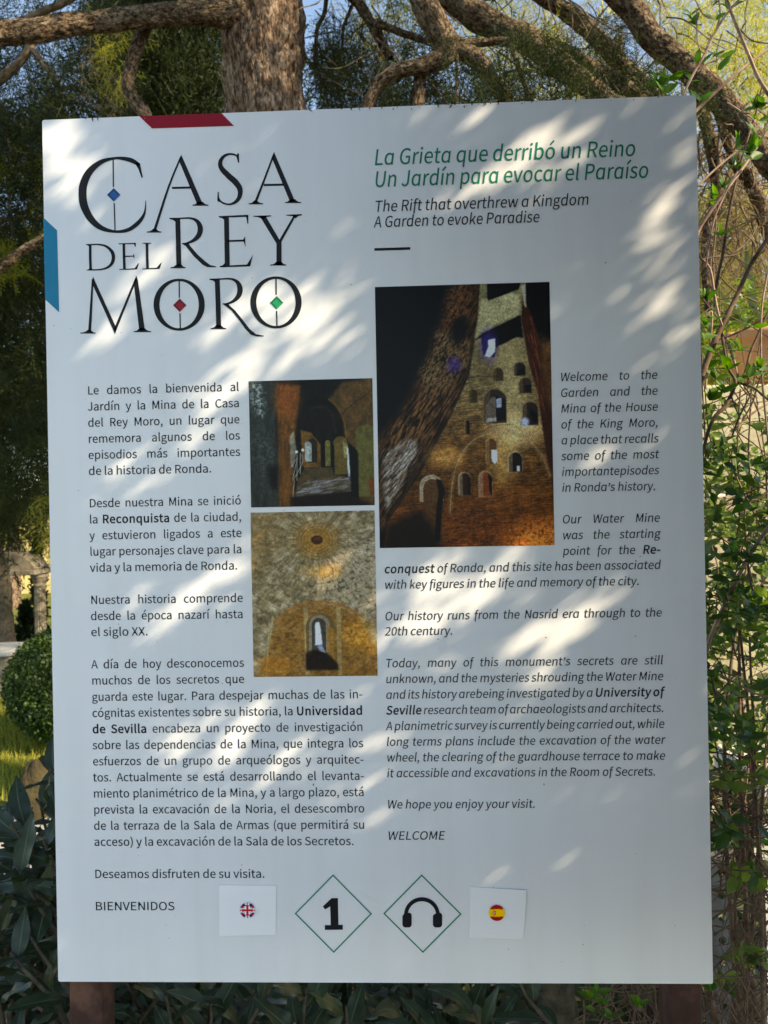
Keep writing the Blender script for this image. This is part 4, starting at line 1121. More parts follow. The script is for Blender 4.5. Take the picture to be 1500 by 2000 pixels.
# --- two glued stickers with small round flags
def sticker(quad, fc, fr, kind):
    sb = MB()
    v = [bu(*q) for q in quad]
    V = [(v[i][0], INK - 0.0004 - (0.0016 if i == (3 if kind == 'uk' else 1) else 0), v[i][1]) for i in range(4)]
    B = [(v[i][0], -0.0001, v[i][1]) for i in range(4)]
    c = np.mean(V, 0)
    sb.add(V + [tuple(c)], [(1, 0, 4), (2, 1, 4), (3, 2, 4), (0, 3, 4)])
    sb.add(V + B, [(0, 1, 5, 4), (1, 2, 6, 5), (2, 3, 7, 6), (3, 0, 4, 7)], m=1)
    st_ = sb.build('sticker', [MT['sticker'], MT['sticker_edge']], board)
    n_ = 33
    cx, cz = bu(*fc); rr = fr / 1278.0
    g = np.linspace(-1, 1, n_); X, Z = np.meshgrid(g, g)
    col = np.zeros((n_, n_, 3))
    if kind == 'uk':
        col[:] = (10, 20, 80)
        for m_, c_ in ((np.minimum(np.abs(X * .8 - Z), np.abs(X * .8 + Z)) < 0.20, (200, 200, 205)), (np.minimum(np.abs(X * .8 - Z), np.abs(X * .8 + Z)) < 0.08, (170, 20, 30)),
                       ((np.abs(X) < 0.27) | (np.abs(Z) < 0.27), (205, 205, 210)), ((np.abs(X) < 0.16) | (np.abs(Z) < 0.16), (165, 15, 28))):
            col[m_] = c_
    else:
        col[:] = (150, 12, 18); col[np.abs(Z) < 0.5] = (222, 176, 10)
        col[(np.abs(X + 0.35) < 0.2) & (np.abs(Z) < 0.26)] = (150, 60, 20)
        col[(np.abs(X + 0.35) < 0.09) & (np.abs(Z) < 0.2)] = (190, 150, 130)
    # lay the disc as rings so that its rim is round
    vs = [(0, 0)]; fs = []; K = 28; RN = 12
    for r_ in range(1, RN + 1):
        for k in range(K): vs.append((r_ / RN * math.cos(2 * math.pi * k / K), r_ / RN * math.sin(2 * math.pi * k / K)))
    for k in range(K): fs.append((0, 1 + k, 1 + (k + 1) % K))
    for r_ in range(RN - 1):
        for k in range(K):
            a_ = 1 + r_ * K + k; b2 = 1 + r_ * K + (k + 1) % K
            fs.append((a_, a_ + K, b2 + K, b2))
    cc = [col[min(n_ - 1, int((q[1] + 1) / 2 * n_)), min(n_ - 1, int((q[0] + 1) / 2 * n_))] for q in vs]
    mesh('flag_roundel', [(cx + q[0] * rr, INK - 0.0026, cz + q[1] * rr) for q in vs], fs, MT['picture'], st_, col=lin(cc) * 1.6)


sticker([(428.6, 1728), (539.5, 1729), (539, 1825), (429, 1827)], (484, 1776), 15, 'uk')
sticker([(918, 1731.5), (1028, 1737), (1022.6, 1834), (916.6, 1830)], (970, 1781), 15.5, 'es')

# bits of bark and dust caught along the top edge
db = MB()
for i in range(46):
    px = random.choice([random.uniform(560, 1060), random.uniform(850, 1060), random.uniform(100, 1350)])
    x, z = bu(px, 214 - (px - 600) * 0.035 + random.uniform(0, 9) * random.random())
    z = min(z, BZ + BH - 0.001); s_ = random.uniform(0.0006, 0.0018)
    db.add([(x - s_, INK - .0004, z), (x, INK - .0006, z - s_ * random.uniform(.6, 3)), (x + s_ * .8, INK - .0004, z + s_ * .3), (x, INK - .001, z + s_ * .6)], [(0, 1, 2, 3)])
tag(db.build('dirt_specks', MT['twig'], board), kind='stuff')

# ------------------------------------------------------------------ walls, pot, stone structure on the left
def wall_box(name, lo, hi, mat, label, cat, cap=None):
    t_ = tag(empty(name, ((lo[0] + hi[0]) / 2, (lo[1] + hi[1]) / 2, 0)), label, cat)
    mb = MB(); mb.box(lo, hi, bev=0.01); mb.build('wall_body', mat, t_)
    if cap:
        x = lo[0] - 0.03
        while x < hi[0]:
            w = 0.38
            c = MB(); c.box((x, lo[1] - 0.03, hi[2] + 0.001), (min(x + w - 0.006, hi[0] + 0.03), hi[1] + 0.03, hi[2] + 0.045), bev=0.006)
            c.build('coping_stone', cap, t_); x += w
    return t_


wr = P(1440, 745, 3.2)                      # top of the wall under the pot
wall_box('garden_wall', (0.55, wr[1] - 0.05, -0.2), (4.2, wr[1] + 0.30, wr[2] - 0.02), MT['render'],
         'cream rendered garden wall behind the climber carrying the terracotta pot', 'wall')
wq = P(1483, 1560, 1.95)
wall_box('whitewashed_pier', (wq[0], wq[1], -0.2), (wq[0] + 1.2, wq[1] + 0.3, wq[2] + 0.05), MT['whitewash'],
         'low whitewashed pier at the bottom right behind bare twigs', 'pier')

# terracotta pot with rolled rim and an agave in it
pc = P(1492, 737, 3.32); pc[2] = wr[2] + 0.006
pot = tag(empty('terracotta_pot', pc), 'round orange terracotta pot with a chipped rim on top of the garden wall', 'pot')
prof = [(0.0, 0.0), (0.105, 0.0), (0.115, 0.01), (0.145, 0.10), (0.165, 0.165), (0.178, 0.172), (0.184, 0.19), (0.180, 0.212), (0.165, 0.214), (0.155, 0.18), (0.150, 0.17), (0.0, 0.17)]
K = 48; v = []; f = []
for i, (r_, z_) in enumerate(prof):
    for k in range(K):
        a = 2 * math.pi * k / K
        jit = 1 + 0.01 * math.sin(3 * a + i) + (0.02 * random.random() if 6 <= i <= 8 else 0)
        v.append((pc[0] + r_ * jit * math.cos(a), pc[1] + r_ * jit * math.sin(a), pc[2] + z_ - (0.012 if i in (6, 7) and k % 9 == 0 else 0)))
for i in range(len(prof) - 1):
    for k in range(K):
        f.append((i * K + k, i * K + (k + 1) % K, (i + 1) * K + (k + 1) % K, (i + 1) * K + k))
mesh('pot_body', v[:10 * K], [q for q in f if max(q) < 10 * K], MT['terracotta'], pot, smooth=True)
mesh('potting_soil', [(pc[0] + 0.152 * math.cos(2 * math.pi * k / K), pc[1] + 0.152 * math.sin(2 * math.pi * k / K), pc[2] + 0.172 + 0.008 * random.random()) for k in range(K)], [tuple(range(K))], MT['soil'], pot)

ag = tag(empty('agave_plant', pc + np.array([0, 0, 0.17])), 'variegated agave with yellow edged green blades growing in the terracotta pot', 'agave')


def blade(base, az, el, L, w, curl):
    n = 12
    v = []; f = []; mi = []
    d = np.array([math.cos(az) * math.cos(el), math.sin(az) * math.cos(el), math.sin(el)])
    side = np.array([-math.sin(az), math.cos(az), 0])
    p = np.array(base, float)
    for i in range(n + 1):
        t_ = i / n
        ww = w * (0.55 + 0.9 * t_ - 0.6 * t_ * t_) * (1 - t_ ** 3.2) + 0.0008
        up = np.cross(side, d)
        for s_ in (-1, -0.78, 0, 0.78, 1):
            v.append(p + side * ww * s_ + up * (abs(s_) ** 2 * ww * 0.45))
        p = p + d * L / n
        e2 = el + curl * t_
        d = np.array([math.cos(az) * math.cos(e2), math.sin(az) * math.cos(e2), math.sin(e2)])
        if i < n:
            for s_ in range(4):
                f.append((i * 5 + s_, i * 5 + s_ + 1, (i + 1) * 5 + s_ + 1, (i + 1) * 5 + s_)); mi.append(1 if s_ in (0, 3) else 0)
    return v, f, mi


ac = pc + np.array([0, 0, 0.17])
for az, el, L, w, cu in ((R(200), R(52), .34, .030, -.3), (R(215), R(76), .44, .034, .05), (R(160), R(62), .36, .030, -.4), (R(335), R(74), .42, .036, -.1),
                         (R(20), R(60), .38, .032, -.4), (R(270), R(58), .30, .030, -.5), (R(90), R(70), .38, .032, .1), (R(300), R(84), .40, .034, 0), (R(240), R(40), .26, .026, -.8)):
    v, f, mi = blade(ac + np.array([math.cos(az), math.sin(az), 0]) * 0.02, az, el, L, w, cu)
    o = mesh('blade', v, f, [MT['agave'], MT['agave_edge']], ag, smooth=True, fmat=mi)

# stone canopy on fluted columns with a basin in front
sc0 = P(10, 1310, 7.0)
base = np.array([sc0[0] - 0.05, sc0[1], 0.0])
st = tag(empty('stone_canopy', base), 'weathered stone canopy with rounded top on fluted columns beyond the clipped bush', 'canopy')
top = P(0, 1076, 7.0)[2]; bot = P(0, 1122, 7.0)[2]; xr = P(84, 1120, 7.0)[0]; xl = xr - 0.86
cx = (xl + xr) / 2
v = []; f = []; N = 20
for yy in (base[1] - 0.14, base[1] + 0.14):
    for i in range(N + 1):
        t_ = i / N; x = xl + (xr - xl) * t_
        zt = bot + 0.055 + (top - bot - 0.055) * (1 - abs(2 * t_ - 1) ** 2.4) ** 0.6
        v.append((x, yy, zt))
    for i in range(N + 1):
        v.append((xl + (xr - xl) * i / N, yy, bot + 0.05))
M_ = 2 * (N + 1)
for i in range(N):
    f += [(i, N + 1 + i, N + 2 + i, i + 1)[::-1][::-1], (M_ + i, M_ + i + 1, M_ + N + 2 + i, M_ + N + 1 + i), (i, i + 1, M_ + i + 1, M_ + i),
          (N + 1 + i, M_ + N + 1 + i, M_ + N + 2 + i, N + 2 + i)]
mesh('canopy_stone', v, f, MT['stone'], st)
mb = MB(); mb.box((xl - 0.03, base[1] - 0.17, bot), (xr + 0.02, base[1] + 0.17, bot + 0.048), bev=0.008); mb.build('cornice', MT['stone'], st)
for x in (P(80, 1200, 7.0)[0], P(80, 1200, 7.0)[0] - 0.72):
    v = []; f = []; K = 64
    prof = [(0.075, 0.0), (0.075, 0.05), (0.06, 0.06), (0.052, 0.09), (0.050, bot - 0.12), (0.056, bot - 0.11), (0.056, bot - 0.095), (0.05, bot - 0.085), (0.075, bot - 0.03), (0.08, bot - 0.028), (0.08, bot - 0.001)]
    for i, (r_, z_) in enumerate(prof):
        for k in range(K):
            a = 2 * math.pi * k / K
            rr = r_ * (1 - (0.09 * abs(math.sin(a * 8)) if 3 <= i <= 4 else 0))
            v.append((x + rr * math.cos(a), base[1] + rr * math.sin(a), z_))
    for i in range(len(prof) - 1):
        for k in range(K): f.append((i * K + k, i * K + (k + 1) % K, (i + 1) * K + (k + 1) % K, (i + 1) * K + k))
    mesh('column', v, f, MT['stone'], st)
b0 = P(40, 1262, 6.3)
mb = MB()
mb.box((b0[0] - 1.1, b0[1] - 0.2, 0.0), (b0[0], b0[1] + 0.2, b0[2] - 0.05), bev=0.02)
bt = tag(empty('stone_trough', (b0[0] - .5, b0[1], 0)), 'grey stone trough with a thick rim below the canopy', 'trough')
mb.build('trough_body', MT['stone'], bt)
mb = MB(); mb.box((b0[0] - 1.13, b0[1] - 0.23, b0[2] - 0.049), (b0[0] + 0.02, b0[1] + 0.23, b0[2]), bev=0.012); mb.build('trough_rim', MT['whitewash'], bt)

wall_box('sunlit_garden_wall', (-16, 13.5, -0.2), (-2.0, 13.8, 1.75), MT['ochre'], 'long ochre yellow sunlit wall across the far end of the lawn', 'wall')

# rocks at the edge of the grass
def rock(px, py, d, s, label):
    c = P(px, py, d); c[2] = s[2] * 0.35
    bm_ = []
    n1_, n2_ = 18, 12
    v = []; f = []
    for i in range(n2_ + 1):
        th = math.pi * i / n2_
        for k in range(n1_):
            a = 2 * math.pi * k / n1_
            q = np.array([math.sin(th) * math.cos(a), math.sin(th) * math.sin(a), math.cos(th)])
            rr = 0.75 + 0.6 * float(fbm(q * 1.7 + c * 3, 3))
            v.append(c + q * rr * np.array(s))
    for i in range(n2_):
        for k in range(n1_): f.append((i * n1_ + k, (i + 1) * n1_ + k, (i + 1) * n1_ + (k + 1) % n1_, i * n1_ + (k + 1) % n1_))
    o = mesh('garden_rock', v, f, MT['rock'])
    tag(o, label, 'rock', 'rocks at the edge of the lawn')


rock(68, 1535, 3.75, (0.085, 0.08, 0.19), 'tall brown rock casting a shadow on the lawn edge')
rock(100, 1490, 4.3, (0.09, 0.08, 0.09), 'low dark rock right of the tall brown rock')


# ------------------------------------------------------------------ foliage helpers
def rot_frames(d, roll=None):
    """Orthonormal frames whose first axis is d (n,3)."""
    d = d / (np.linalg.norm(d, axis=1)[:, None] + 1e-9)
    h = rng.normal(size=d.shape)
    u = np.cross(d, h); u /= np.linalg.norm(u, axis=1)[:, None] + 1e-9
    w = np.cross(d, u)
    return np.stack([d, u, w], 2)          # columns


def spray_template(nside=9, nneed=13, L=0.22, nl=0.024, nw=0.0022, droop=0.25, flat=0.5):
    """A conifer branchlet: axis along +x, side twigs in a loose plane, slim needles along them."""
    tri = []
    def needle(p, d, l, w):
        u = np.cross(d, rng.normal(size=3)); u /= np.linalg.norm(u) + 1e-9
        tri.append([p - u * w, p + u * w, p + d * l])
    def twig(p, d, l, w):
        u = np.cross(d, rng.normal(size=3)); u /= np.linalg.norm(u) + 1e-9
        tri.append([p - u * w, p + u * w, p + d * l])
    for i in range(nside):
        t = (i + 0.4) / nside
        p = np.array([t * L, 0, -droop * L * t * t])
        s = 1 if i % 2 else -1
        d = np.array([0.75, s * (0.9 - 0.4 * t), rng.normal() * flat * 0.5 - 0.15]); d /= np.linalg.norm(d)
        l = L * (0.55 * (1 - t) + 0.18)
        twig(p, d, l, nw * 0.9)
        for k in range(nneed):
            q = p + d * l * (k + 0.5) / nneed + np.array([0, 0, -droop * l * ((k + .5) / nneed) ** 2])
            nd_ = d * 0.7 + rng.normal(size=3) * 0.55; nd_ /= np.linalg.norm(nd_)
            needle(q, nd_, nl * rng.uniform(0.6, 1.2), nw)
    twig(np.zeros(3), np.array([1, 0, -droop * 0.5]), L, nw * 1.3)
    return np.array(tri)                    # (T,3,3)


def place_sprays(C, D, S, temps, tint=None):
    """Copies of the templates at C, pointing along D, scaled by S; returns verts, faces, tints."""
    F = rot_frames(D)
    V = []; T = []
    tint = rng.random(len(C)) if tint is None else tint
    k = rng.integers(0, len(temps), len(C))
    for i, tp in enumerate(temps):
        s = np.where(k == i)[0]
        if len(s) == 0: continue
        q = np.einsum('nij,tvj->ntvi', F[s], tp) * S[s][:, None, None, None] + C[s][:, None, None, :]
        V.append(q.reshape(-1, 3)); T.append(np.repeat(tint[s], tp.shape[0] * 3))
    V = np.concatenate(V); T = np.concatenate(T)
    T = np.clip(T + rng.normal(size=len(T)) * 0.05, 0, 1)
    return V, np.arange(len(V)).reshape(-1, 3), T


TEMP_A = [spray_template(9, 13, 0.22, 0.024, 0.0024, 0.3) for _ in range(4)]
TEMP_H = [spray_template(7, 12, 0.34, 0.028, 0.0022, 0.9, 0.9) for _ in range(4)]      # long, hanging
TEMP_B = [spray_template(10, 9, 0.5, 0.05, 0.006, 0.4, 0.9) for _ in range(3)]         # coarse, for far crowns


def leaves_quads(C, size, asp=0.5, droop=0.0):
    n = len(C)
    D = rng.normal(size=(n, 3)); D[:, 2] -= droop
    F = rot_frames(D)
    L = size * rng.uniform(0.7, 1.3, n)
    pat = np.array([[0, 0, 0], [0.45, asp / 2, 0.06], [1, 0, 0], [0.45, -asp / 2, 0.06]])
    q = np.einsum('nij,vj->nvi', F, pat) * L[:, None, None] + C[:, None, :]
    return q.reshape(-1, 3), np.arange(4 * n).reshape(-1, 4), np.repeat(rng.random(n), 4)


def px_region(n, poly, dr):
    """n places whose direction from the photographer falls in a photo polygon, at depths dr."""
    poly = np.array(poly, float); out = []
    lo, hi = poly.min(0), poly.max(0)
    while len(out) < n:
        x, y = rng.uniform(lo, hi)
        c = False; m = len(poly)
        for i in range(m):
            (x0, y0), (x1, y1) = poly[i], poly[(i + 1) % m]
            if (y0 > y) != (y1 > y) and x < (x1 - x0) * (y - y0) / (y1 - y0) + x0: c = not c
        if c: out.append(P(x, y, rng.uniform(*dr)))
    return np.array(out)


def clumpy(C, scale, thr, seed=0.0):
    """Keep the places where a 3-D noise field is high: clumps with gaps between."""
    k = fbm(C * scale + seed, 3)
    return C[k > thr]


# ------------------------------------------------------------------ main conifer
tb = P(522, 100, 3.4); tb[2] = 0
main = tag(empty('conifer_tree', tb), 'big conifer with stout brown trunk rising behind the board, limbs spreading both ways', 'tree')
pts = []; rad = []
for py, r_ in ((3.0, .0), ):
    pass
for z_, r_, dx_ in ((-0.1, .30, 0), (0.25, .235, 0), (0.9, .20, 0), (1.8, .182, 0.01), (2.6, .178, 0.0), (3.2, .176, -.01), (3.55, .185, -.02), (4.2, .17, .02), (5.2, .14, .08), (6.4, .10, .12), (7.8, .05, .1), (8.6, .02, .1)):
    pts.append((tb[0] + dx_, tb[1], z_)); rad.append(r_ * 0.93)
V, F, n_, sg = tube(pts, rad, 150, 46, 0.016, 1.0)
mesh('trunk', V, F, MT['bark'], main, smooth=True, grain=tube.grain)


def limb(pp, d, w, parent, mat='bark_limb', bark=0.007, seg=28, name='limb', res=14):
    """pp photo pixels along the limb, w width in photo pixels per point, d depth per point."""
    d = np.broadcast_to(np.asarray(d, float), (len(pp),)); w = np.broadcast_to(np.asarray(w, float), (len(pp),))
    pts = np.array([P(a, b_, dd) for (a, b_), dd in zip(pp, d)])
    return add_tube(name, pts, w / 2 / FPX * d * 0.86, MT[mat], parent, seg=seg, res=res, bark=bark, bscale=1.4)


limb([(520, -60), (485, 12), (440, 24), (400, 24), (335, 28), (270, 34), (200, 42), (135, 48), (70, 60), (0, 66), (-120, 84), (-320, 70), (-600, 40)],
     [3.4, 3.32, 3.22, 3.15, 3.1, 3.05, 3.0, 2.95, 2.9, 2.85, 2.75, 2.6, 2.5], [46, 60, 56, 50, 46, 42, 42, 45, 46, 45, 40, 30, 14], main, seg=44, res=26, bark=0.008)
limb([(300, 20), (280, 60), (262, 110), (250, 160), (262, 195), (285, 228), (300, 290), (290, 380), (300, 480)], 3.15, [34, 28, 26, 25, 24, 24, 20, 14, 5], main)
TR = [(535, -330), (530, -420), (525, -560), (522, -640)]
A = [TR[0], (640, -260), (760, -120), (812, -30), (840, 30), (868, 75), (868, 108), (825, 128), (775, 140), (738, 165), (716, 212), (700, 270), (690, 340)]
limb(A, [3.4, 3.3, 3.2, 3.15, 3.1, 3.1, 3.1, 3.1, 3.1, 3.1, 3.1, 3.1, 3.1], [70, 62, 58, 54, 54, 50, 42, 36, 30, 26, 21, 16, 8], main)
limb([(868, 80), (905, 98), (940, 125), (965, 160), (985, 200), (1000, 260)], 3.12, [48, 42, 36, 30, 28, 18], main)
limb([(880, 80), (905, 84), (955, 82), (1005, 78)], 3.1, [20, 15, 14, 13], main)
limb([(820, 132), (820, 165), (816, 215), (820, 300)], 3.15, [28, 27, 24, 18], main)
limb([(650, -30), (690, -5), (725, 45), (745, 80), (762, 115)], 3.5, [24, 22, 20, 18, 15], main)
limb([(735, 45), (780, 62), (830, 80), (860, 90)], 3.45, [14, 12, 10, 10], main)
limb([(636, -80), (637, -5), (632, 30), (619, 60), (618, 130), (630, 160), (638, 185), (641, 230)], 3.6, [9, 9, 8, 8, 7, 7, 6, 5], main, bark=0.002)
limb([(705, -40), (690, 5), (672, 50), (668, 90), (658, 125)], 3.6, [8, 7, 6, 5, 3], main, bark=0.002)
limb([(893, 90), (892, 150), (893, 205)], 3.1, [7, 6, 5], main, bark=0.002)
limb([(998, 85), (1012, 130), (1026, 170), (1040, 215)], 3.05, [12, 10, 9, 8], main, bark=0.003)
B = [TR[1], (600, -260), (740, -110), (865, -12), (950, 42), (1035, 82), (1095, 128), (1150, 168), (1195, 205), (1290, 260)]
limb(B, [3.4, 3.4, 3.4, 3.35, 3.3, 3.25, 3.2, 3.2, 3.2, 3.2], [76, 70, 60, 52, 56, 58, 50, 42, 36, 20], main)
limb([(1050, 84), (1110, 106), (1165, 138), (1215, 165), (1262, 200)], [3.3, 3.35, 3.4, 3.4, 3.4], [32, 32, 30, 28, 20], main)
limb([TR[2], (700, -300), (900, -130), (1062, -5), (1120, 32), (1170, 78), (1210, 122), (1255, 160), (1300, 200)], [3.4, 3.5, 3.6, 3.7, 3.7, 3.7, 3.7, 3.7, 3.7], [80, 70, 56, 34, 36, 34, 32, 30, 24], main)
limb([TR[3], (800, -330), (1080, -140), (1190, -30), (1235, 18), (1268, 70), (1308, 105), (1350, 140), (1395, 182), (1440, 232), (1478, 285), (1520, 335), (1640, 420)],
     [3.4, 3.3, 3.2, 3.2, 3.2, 3.2, 3.2, 3.2, 3.2, 3.15, 3.1, 3.05, 3.0], [90, 80, 66, 54, 54, 52, 50, 50, 50, 50, 48, 46, 30], main, seg=36, res=18, bark=0.008)
limb([(1350, 150), (1372, 215), (1384, 260), (1398, 320), (1400, 380), (1385, 440), (1380, 520), (1385, 640)], 3.3, [26, 26, 26, 26, 24, 24, 20, 12], main)
limb([(1395, 185), (1430, 300), (1462, 350), (1485, 400), (1500, 450), (1540, 520)], 3.35, [22, 22, 26, 28, 28, 24], main)
limb([(1290, 100), (1250, 40), (1210, -60)], 3.3, [14, 12, 8], main, bark=0.003)

# overhead bough that reaches out over the right of the board, towards the light
bough = [(tb[0] + .05, tb[1] - .1, 4.9), (0.5, 1.4, 5.0), (1.5, 0.4, 5.0), (2.3, -0.6, 4.8), (2.9, -1.6, 4.3), (3.2, -2.4, 3.7)]
add_tube('limb', bough, [.11, .09, .07, .055, .035, .015], MT['bark_limb'], main, seg=16, res=8, bark=.004)
for k_ in range(5):
    q = np.array(bough[2 + k_ % 4]) * 0.5 + np.array(bough[min(5, 3 + k_ % 4)]) * 0.5
    add_tube('twig', [q, q + np.array([-.1 - .05 * k_, -.15, -.5]), q + np.array([-.2 - .05 * k_, -.2, -1.6])], [.010, .006, .003], MT['twig'], main, seg=6, res=5)

# light patches on the board: openings left between the leaves of the overhead bough
BL = [(125, 290, 120, 75, 40), (150, 365, 110, 35, 36), (180, 425, 120, 26, 36), (290, 505, 115, 80, 45), (150, 590, 160, 60, 30), (120, 650, 100, 30, 20), (245, 585, 80, 40, 40), (330, 315, 50, 28, 20),
      (535, 565, 110, 50, 40), (610, 620, 130, 72, 42), (485, 600, 90, 40, 35), (420, 645, 140, 40, 38), (700, 660, 60, 60, 40), (480, 695, 90, 40, 30), (290, 250, 50, 16, 10), (400, 252, 55, 18, 25), (530, 248, 55, 26, 30),
      (820, 232, 90, 30, 20), (935, 232, 60, 36, 45), (1060, 270, 115, 50, 38), (1150, 246, 56, 20, 10), (975, 335, 210, 52, 30), (890, 395, 120, 36, 35), (1100, 330, 90, 34, 40), (1250, 200, 110, 10, 5),
      (1345, 290, 46, 20, 22), (1310, 390, 95, 55, 50), (1290, 485, 105, 42, 34), (1240, 530, 60, 16, 40), (1235, 570, 80, 22, 34), (1300, 590, 110, 42, 38), (1335, 640, 100, 55, 35), (700, 312, 60, 14, 42), (682, 345, 30, 16, 30), (675, 428, 60, 12, 40),
      (430, 765, 130, 60, 38), (400, 825, 120, 46, 45), (215, 930, 105, 32, 38), (275, 950, 110, 34, 36), (225, 780, 60, 16, 35), (415, 925, 36, 16, 30), (470, 990, 70, 16, 35), (440, 1090, 110, 30, 40),
      (375, 1160, 160, 46, 40), (330, 1215, 150, 32, 28), (270, 1165, 90, 26, 40), (560, 715, 190, 22, 18), (655, 1105, 70, 24, 45), (690, 1270, 60, 36, 30), (745, 1180, 46, 18, 35), (600, 1150, 50, 14, 40),
      (800, 1125, 120, 30, 40), (880, 1105, 130, 30, 36), (965, 1110, 120, 36, 36), (1170, 1165, 120, 34, 32), (1090, 1195, 120, 26, 36), (1240, 1100, 50, 14, 20), (1085, 1235, 150, 85, 52), (1010, 1235, 70, 34, 38), (1045, 1325, 110, 44, 30),
      (800, 1240, 140, 46, 26), (905, 1185, 110, 34, 34), (990, 1285, 80, 30, 40), (870, 1290, 60, 14, 36), (340, 1450, 130, 44, 46), (275, 1385, 60, 24, 36), (500, 1385, 120, 40, 42), (440, 1475, 90, 48, 45), (545, 1495, 140, 34, 46), (470, 1550, 100, 30, 38),
      (655, 1480, 70, 30, 40), (700, 1535, 80, 28, 40), (705, 1370, 50, 28, 45), (755, 1445, 70, 50, 42), (745, 1590, 60, 26, 40), (680, 1685, 60, 14, 30), (620, 1595, 50, 14, 40), (560, 1655, 40, 10, 35),
      (1040, 720, 60, 14, 40), (1180, 690, 50, 14, 40), (1250, 740, 70, 12, 36), (1200, 900, 60, 14, 36), (1150, 905, 110, 22, 34), (1290, 850, 50, 16, 40), (1120, 560, 60, 10, 40), (1080, 610, 40, 10, 44)]
SM = [(1100, 1690, 60, 11, 30), (1070, 1702, 34, 9, 35), (1180, 1662, 26, 7, 30), (1232, 1640, 54, 10, 28), (1130, 1652, 34, 7, 26), (960, 1640, 40, 12, 34), (832, 1598, 36, 9, 30), (990, 1700, 24, 8, 30), (1205, 1700, 40, 12, 30), (850, 1726, 56, 8, 4),
      (1235, 1240, 28, 9, 30), (1205, 1218, 30, 9, 30), (1292, 1192, 34, 9, 10), (1310, 1252, 40, 10, 30), (1250, 1200, 30, 8, 40), (1160, 1640, 30, 8, 36), (1110, 1560, 24, 7, 36), (780, 1640, 30, 9, 36), (900, 1580, 26, 8, 30)]


def board_px(x, z):
    v = (np.stack([x, np.zeros_like(x), z], -1) - CA) @ M3
    return 750 + FPX * v[..., 0] / v[..., 1], 1000 - FPX * v[..., 2] / v[..., 1]


def openings(x, z, lst, gl, gw):
    px, py = board_px(x, z)
    m = np.zeros(px.shape, bool)
    for cx, cy, L, w, a in lst:
        a = R(a); u = (px - cx) * math.cos(a) - (py - cy) * math.sin(a); v_ = (px - cx) * math.sin(a) + (py - cy) * math.cos(a)
        m |= (u / (L / 2 + gl)) ** 2 + (v_ / (w / 2 + gw)) ** 2 < 1
    return m


NL = 235000
t_ = rng.uniform(1.6, 2.15, NL)
bx = rng.uniform(-1.25, 2.3, NL); bz_ = rng.uniform(-0.1, 2.65, NL)
rs2 = random.Random(5)
BIG = list(BL) + [(110, 270, 150, 80, 50), (140, 330, 150, 60, 40), (150, 560, 170, 46, 32), (240, 620, 120, 40, 36), (560, 600, 150, 50, 40), (600, 680, 110, 36, 36), (1120, 265, 110, 40, 34), (960, 1150, 150, 50, 40), (840, 1170, 130, 40, 36),
                  (1130, 1215, 110, 60, 46), (480, 1430, 110, 50, 42), (400, 1420, 90, 36, 40), (1270, 440, 90, 36, 40), (380, 780, 120, 40, 38), (440, 1130, 90, 36, 40), (340, 1180, 120, 36, 36)]
BL = []
for b_ in BIG:                     # finer openings scattered around the big ones
    for _k in range(3):
        BL.append((b_[0] + rs2.gauss(0, 70), b_[1] + rs2.gauss(0, 55), rs2.uniform(18, 60), rs2.uniform(7, 16), rs2.uniform(20, 55)))
BL = [b_ for b_ in BL if b_[1] < 1600]
keep = (~openings(bx, bz_, BIG, 13, 7) & ~openings(bx, bz_, BL, 9, 3.5) | (rng.random(NL) < 0.02)) & ~(openings(bx, bz_, SM, 16, 5))
keep &= ~((bx > 1.6) & (bz_ > 1.55))
keep &= ~((bx > 0.54) & (bz_ > 1.80) & (fbm(np.stack([bx * 6, bz_ * 6, t_ * 3], -1), 2) > 0.30))
keep &= ~((bz_ > 2.15) & (fbm(np.stack([bx * 6, bz_ * 6, t_ * 3], -1), 2) > 0.5))
C = np.stack([bx, np.zeros(NL), bz_], 1) + SUN * t_[:, None]
keep &= ~in_frame(C, 0.12) & (C[:, 2] > 0.3)
C = C[keep]
V, F, T = leaves_quads(C, 0.024, 0.66)
tag(mesh('bough_foliage', V, F, MT['needle'], main, tint=T), kind='stuff')

# needles of the main crown
def crown(name, parent, mat, C, D=None, S=(0.8, 1.25), temps=None, hang=0.4, tint=None):
    D = rng.normal(size=C.shape) + np.array([0, 0, -hang * 2]) if D is None else D
    V, F, T = place_sprays(C, D, rng.uniform(S[0], S[1], len(C)), temps or TEMP_A, tint)
    return tag(mesh(name, V, F, MT[mat], parent, tint=T), kind='stuff')


C = np.concatenate([clumpy(px_region(1250, [(640, -60), (830, -60), (860, 110), (830, 230), (640, 240), (625, 150)], (3.3, 4.4)), 2.6, 0.53, 1),
                    clumpy(px_region(260, [(720, 110), (960, 130), (980, 240), (700, 240)], (3.2, 3.8)), 4, 0.50, 2),
                    px_region(26, [(960, 150), (1010, 140), (1010, 200), (960, 200)], (3.0, 3.2)),
                    clumpy(px_region(160, [(1160, 20), (1230, 40), (1220, 110), (1140, 90)], (3.5, 3.9)), 5, 0.44, 5)])
C = np.concatenate([C, clumpy(px_region(330, [(860, 60), (960, 20), (1400, 180), (1380, 240), (900, 220)], (2.75, 3.05)), 5, 0.52, 8)])
crown('crown_foliage', main, 'needle', C, S=(0.45, 0.8))
C = np.concatenate([clumpy(px_region(420, [(860, -60), (1060, -60), (1280, 180), (1280, 240), (1000, 200)], (3.9, 5.2)), 3.0, 0.50, 3),
                    clumpy(px_region(60, [(690, -40), (800, -40), (800, 60), (720, 40)], (3.6, 4.2)), 5, 0.44, 3),
                    clumpy(px_region(650, [(1240, -60), (1560, -60), (1560, 330), (1440, 190), (1330, 90)], (3.7, 5.4)), 3.0, 0.47, 4)])
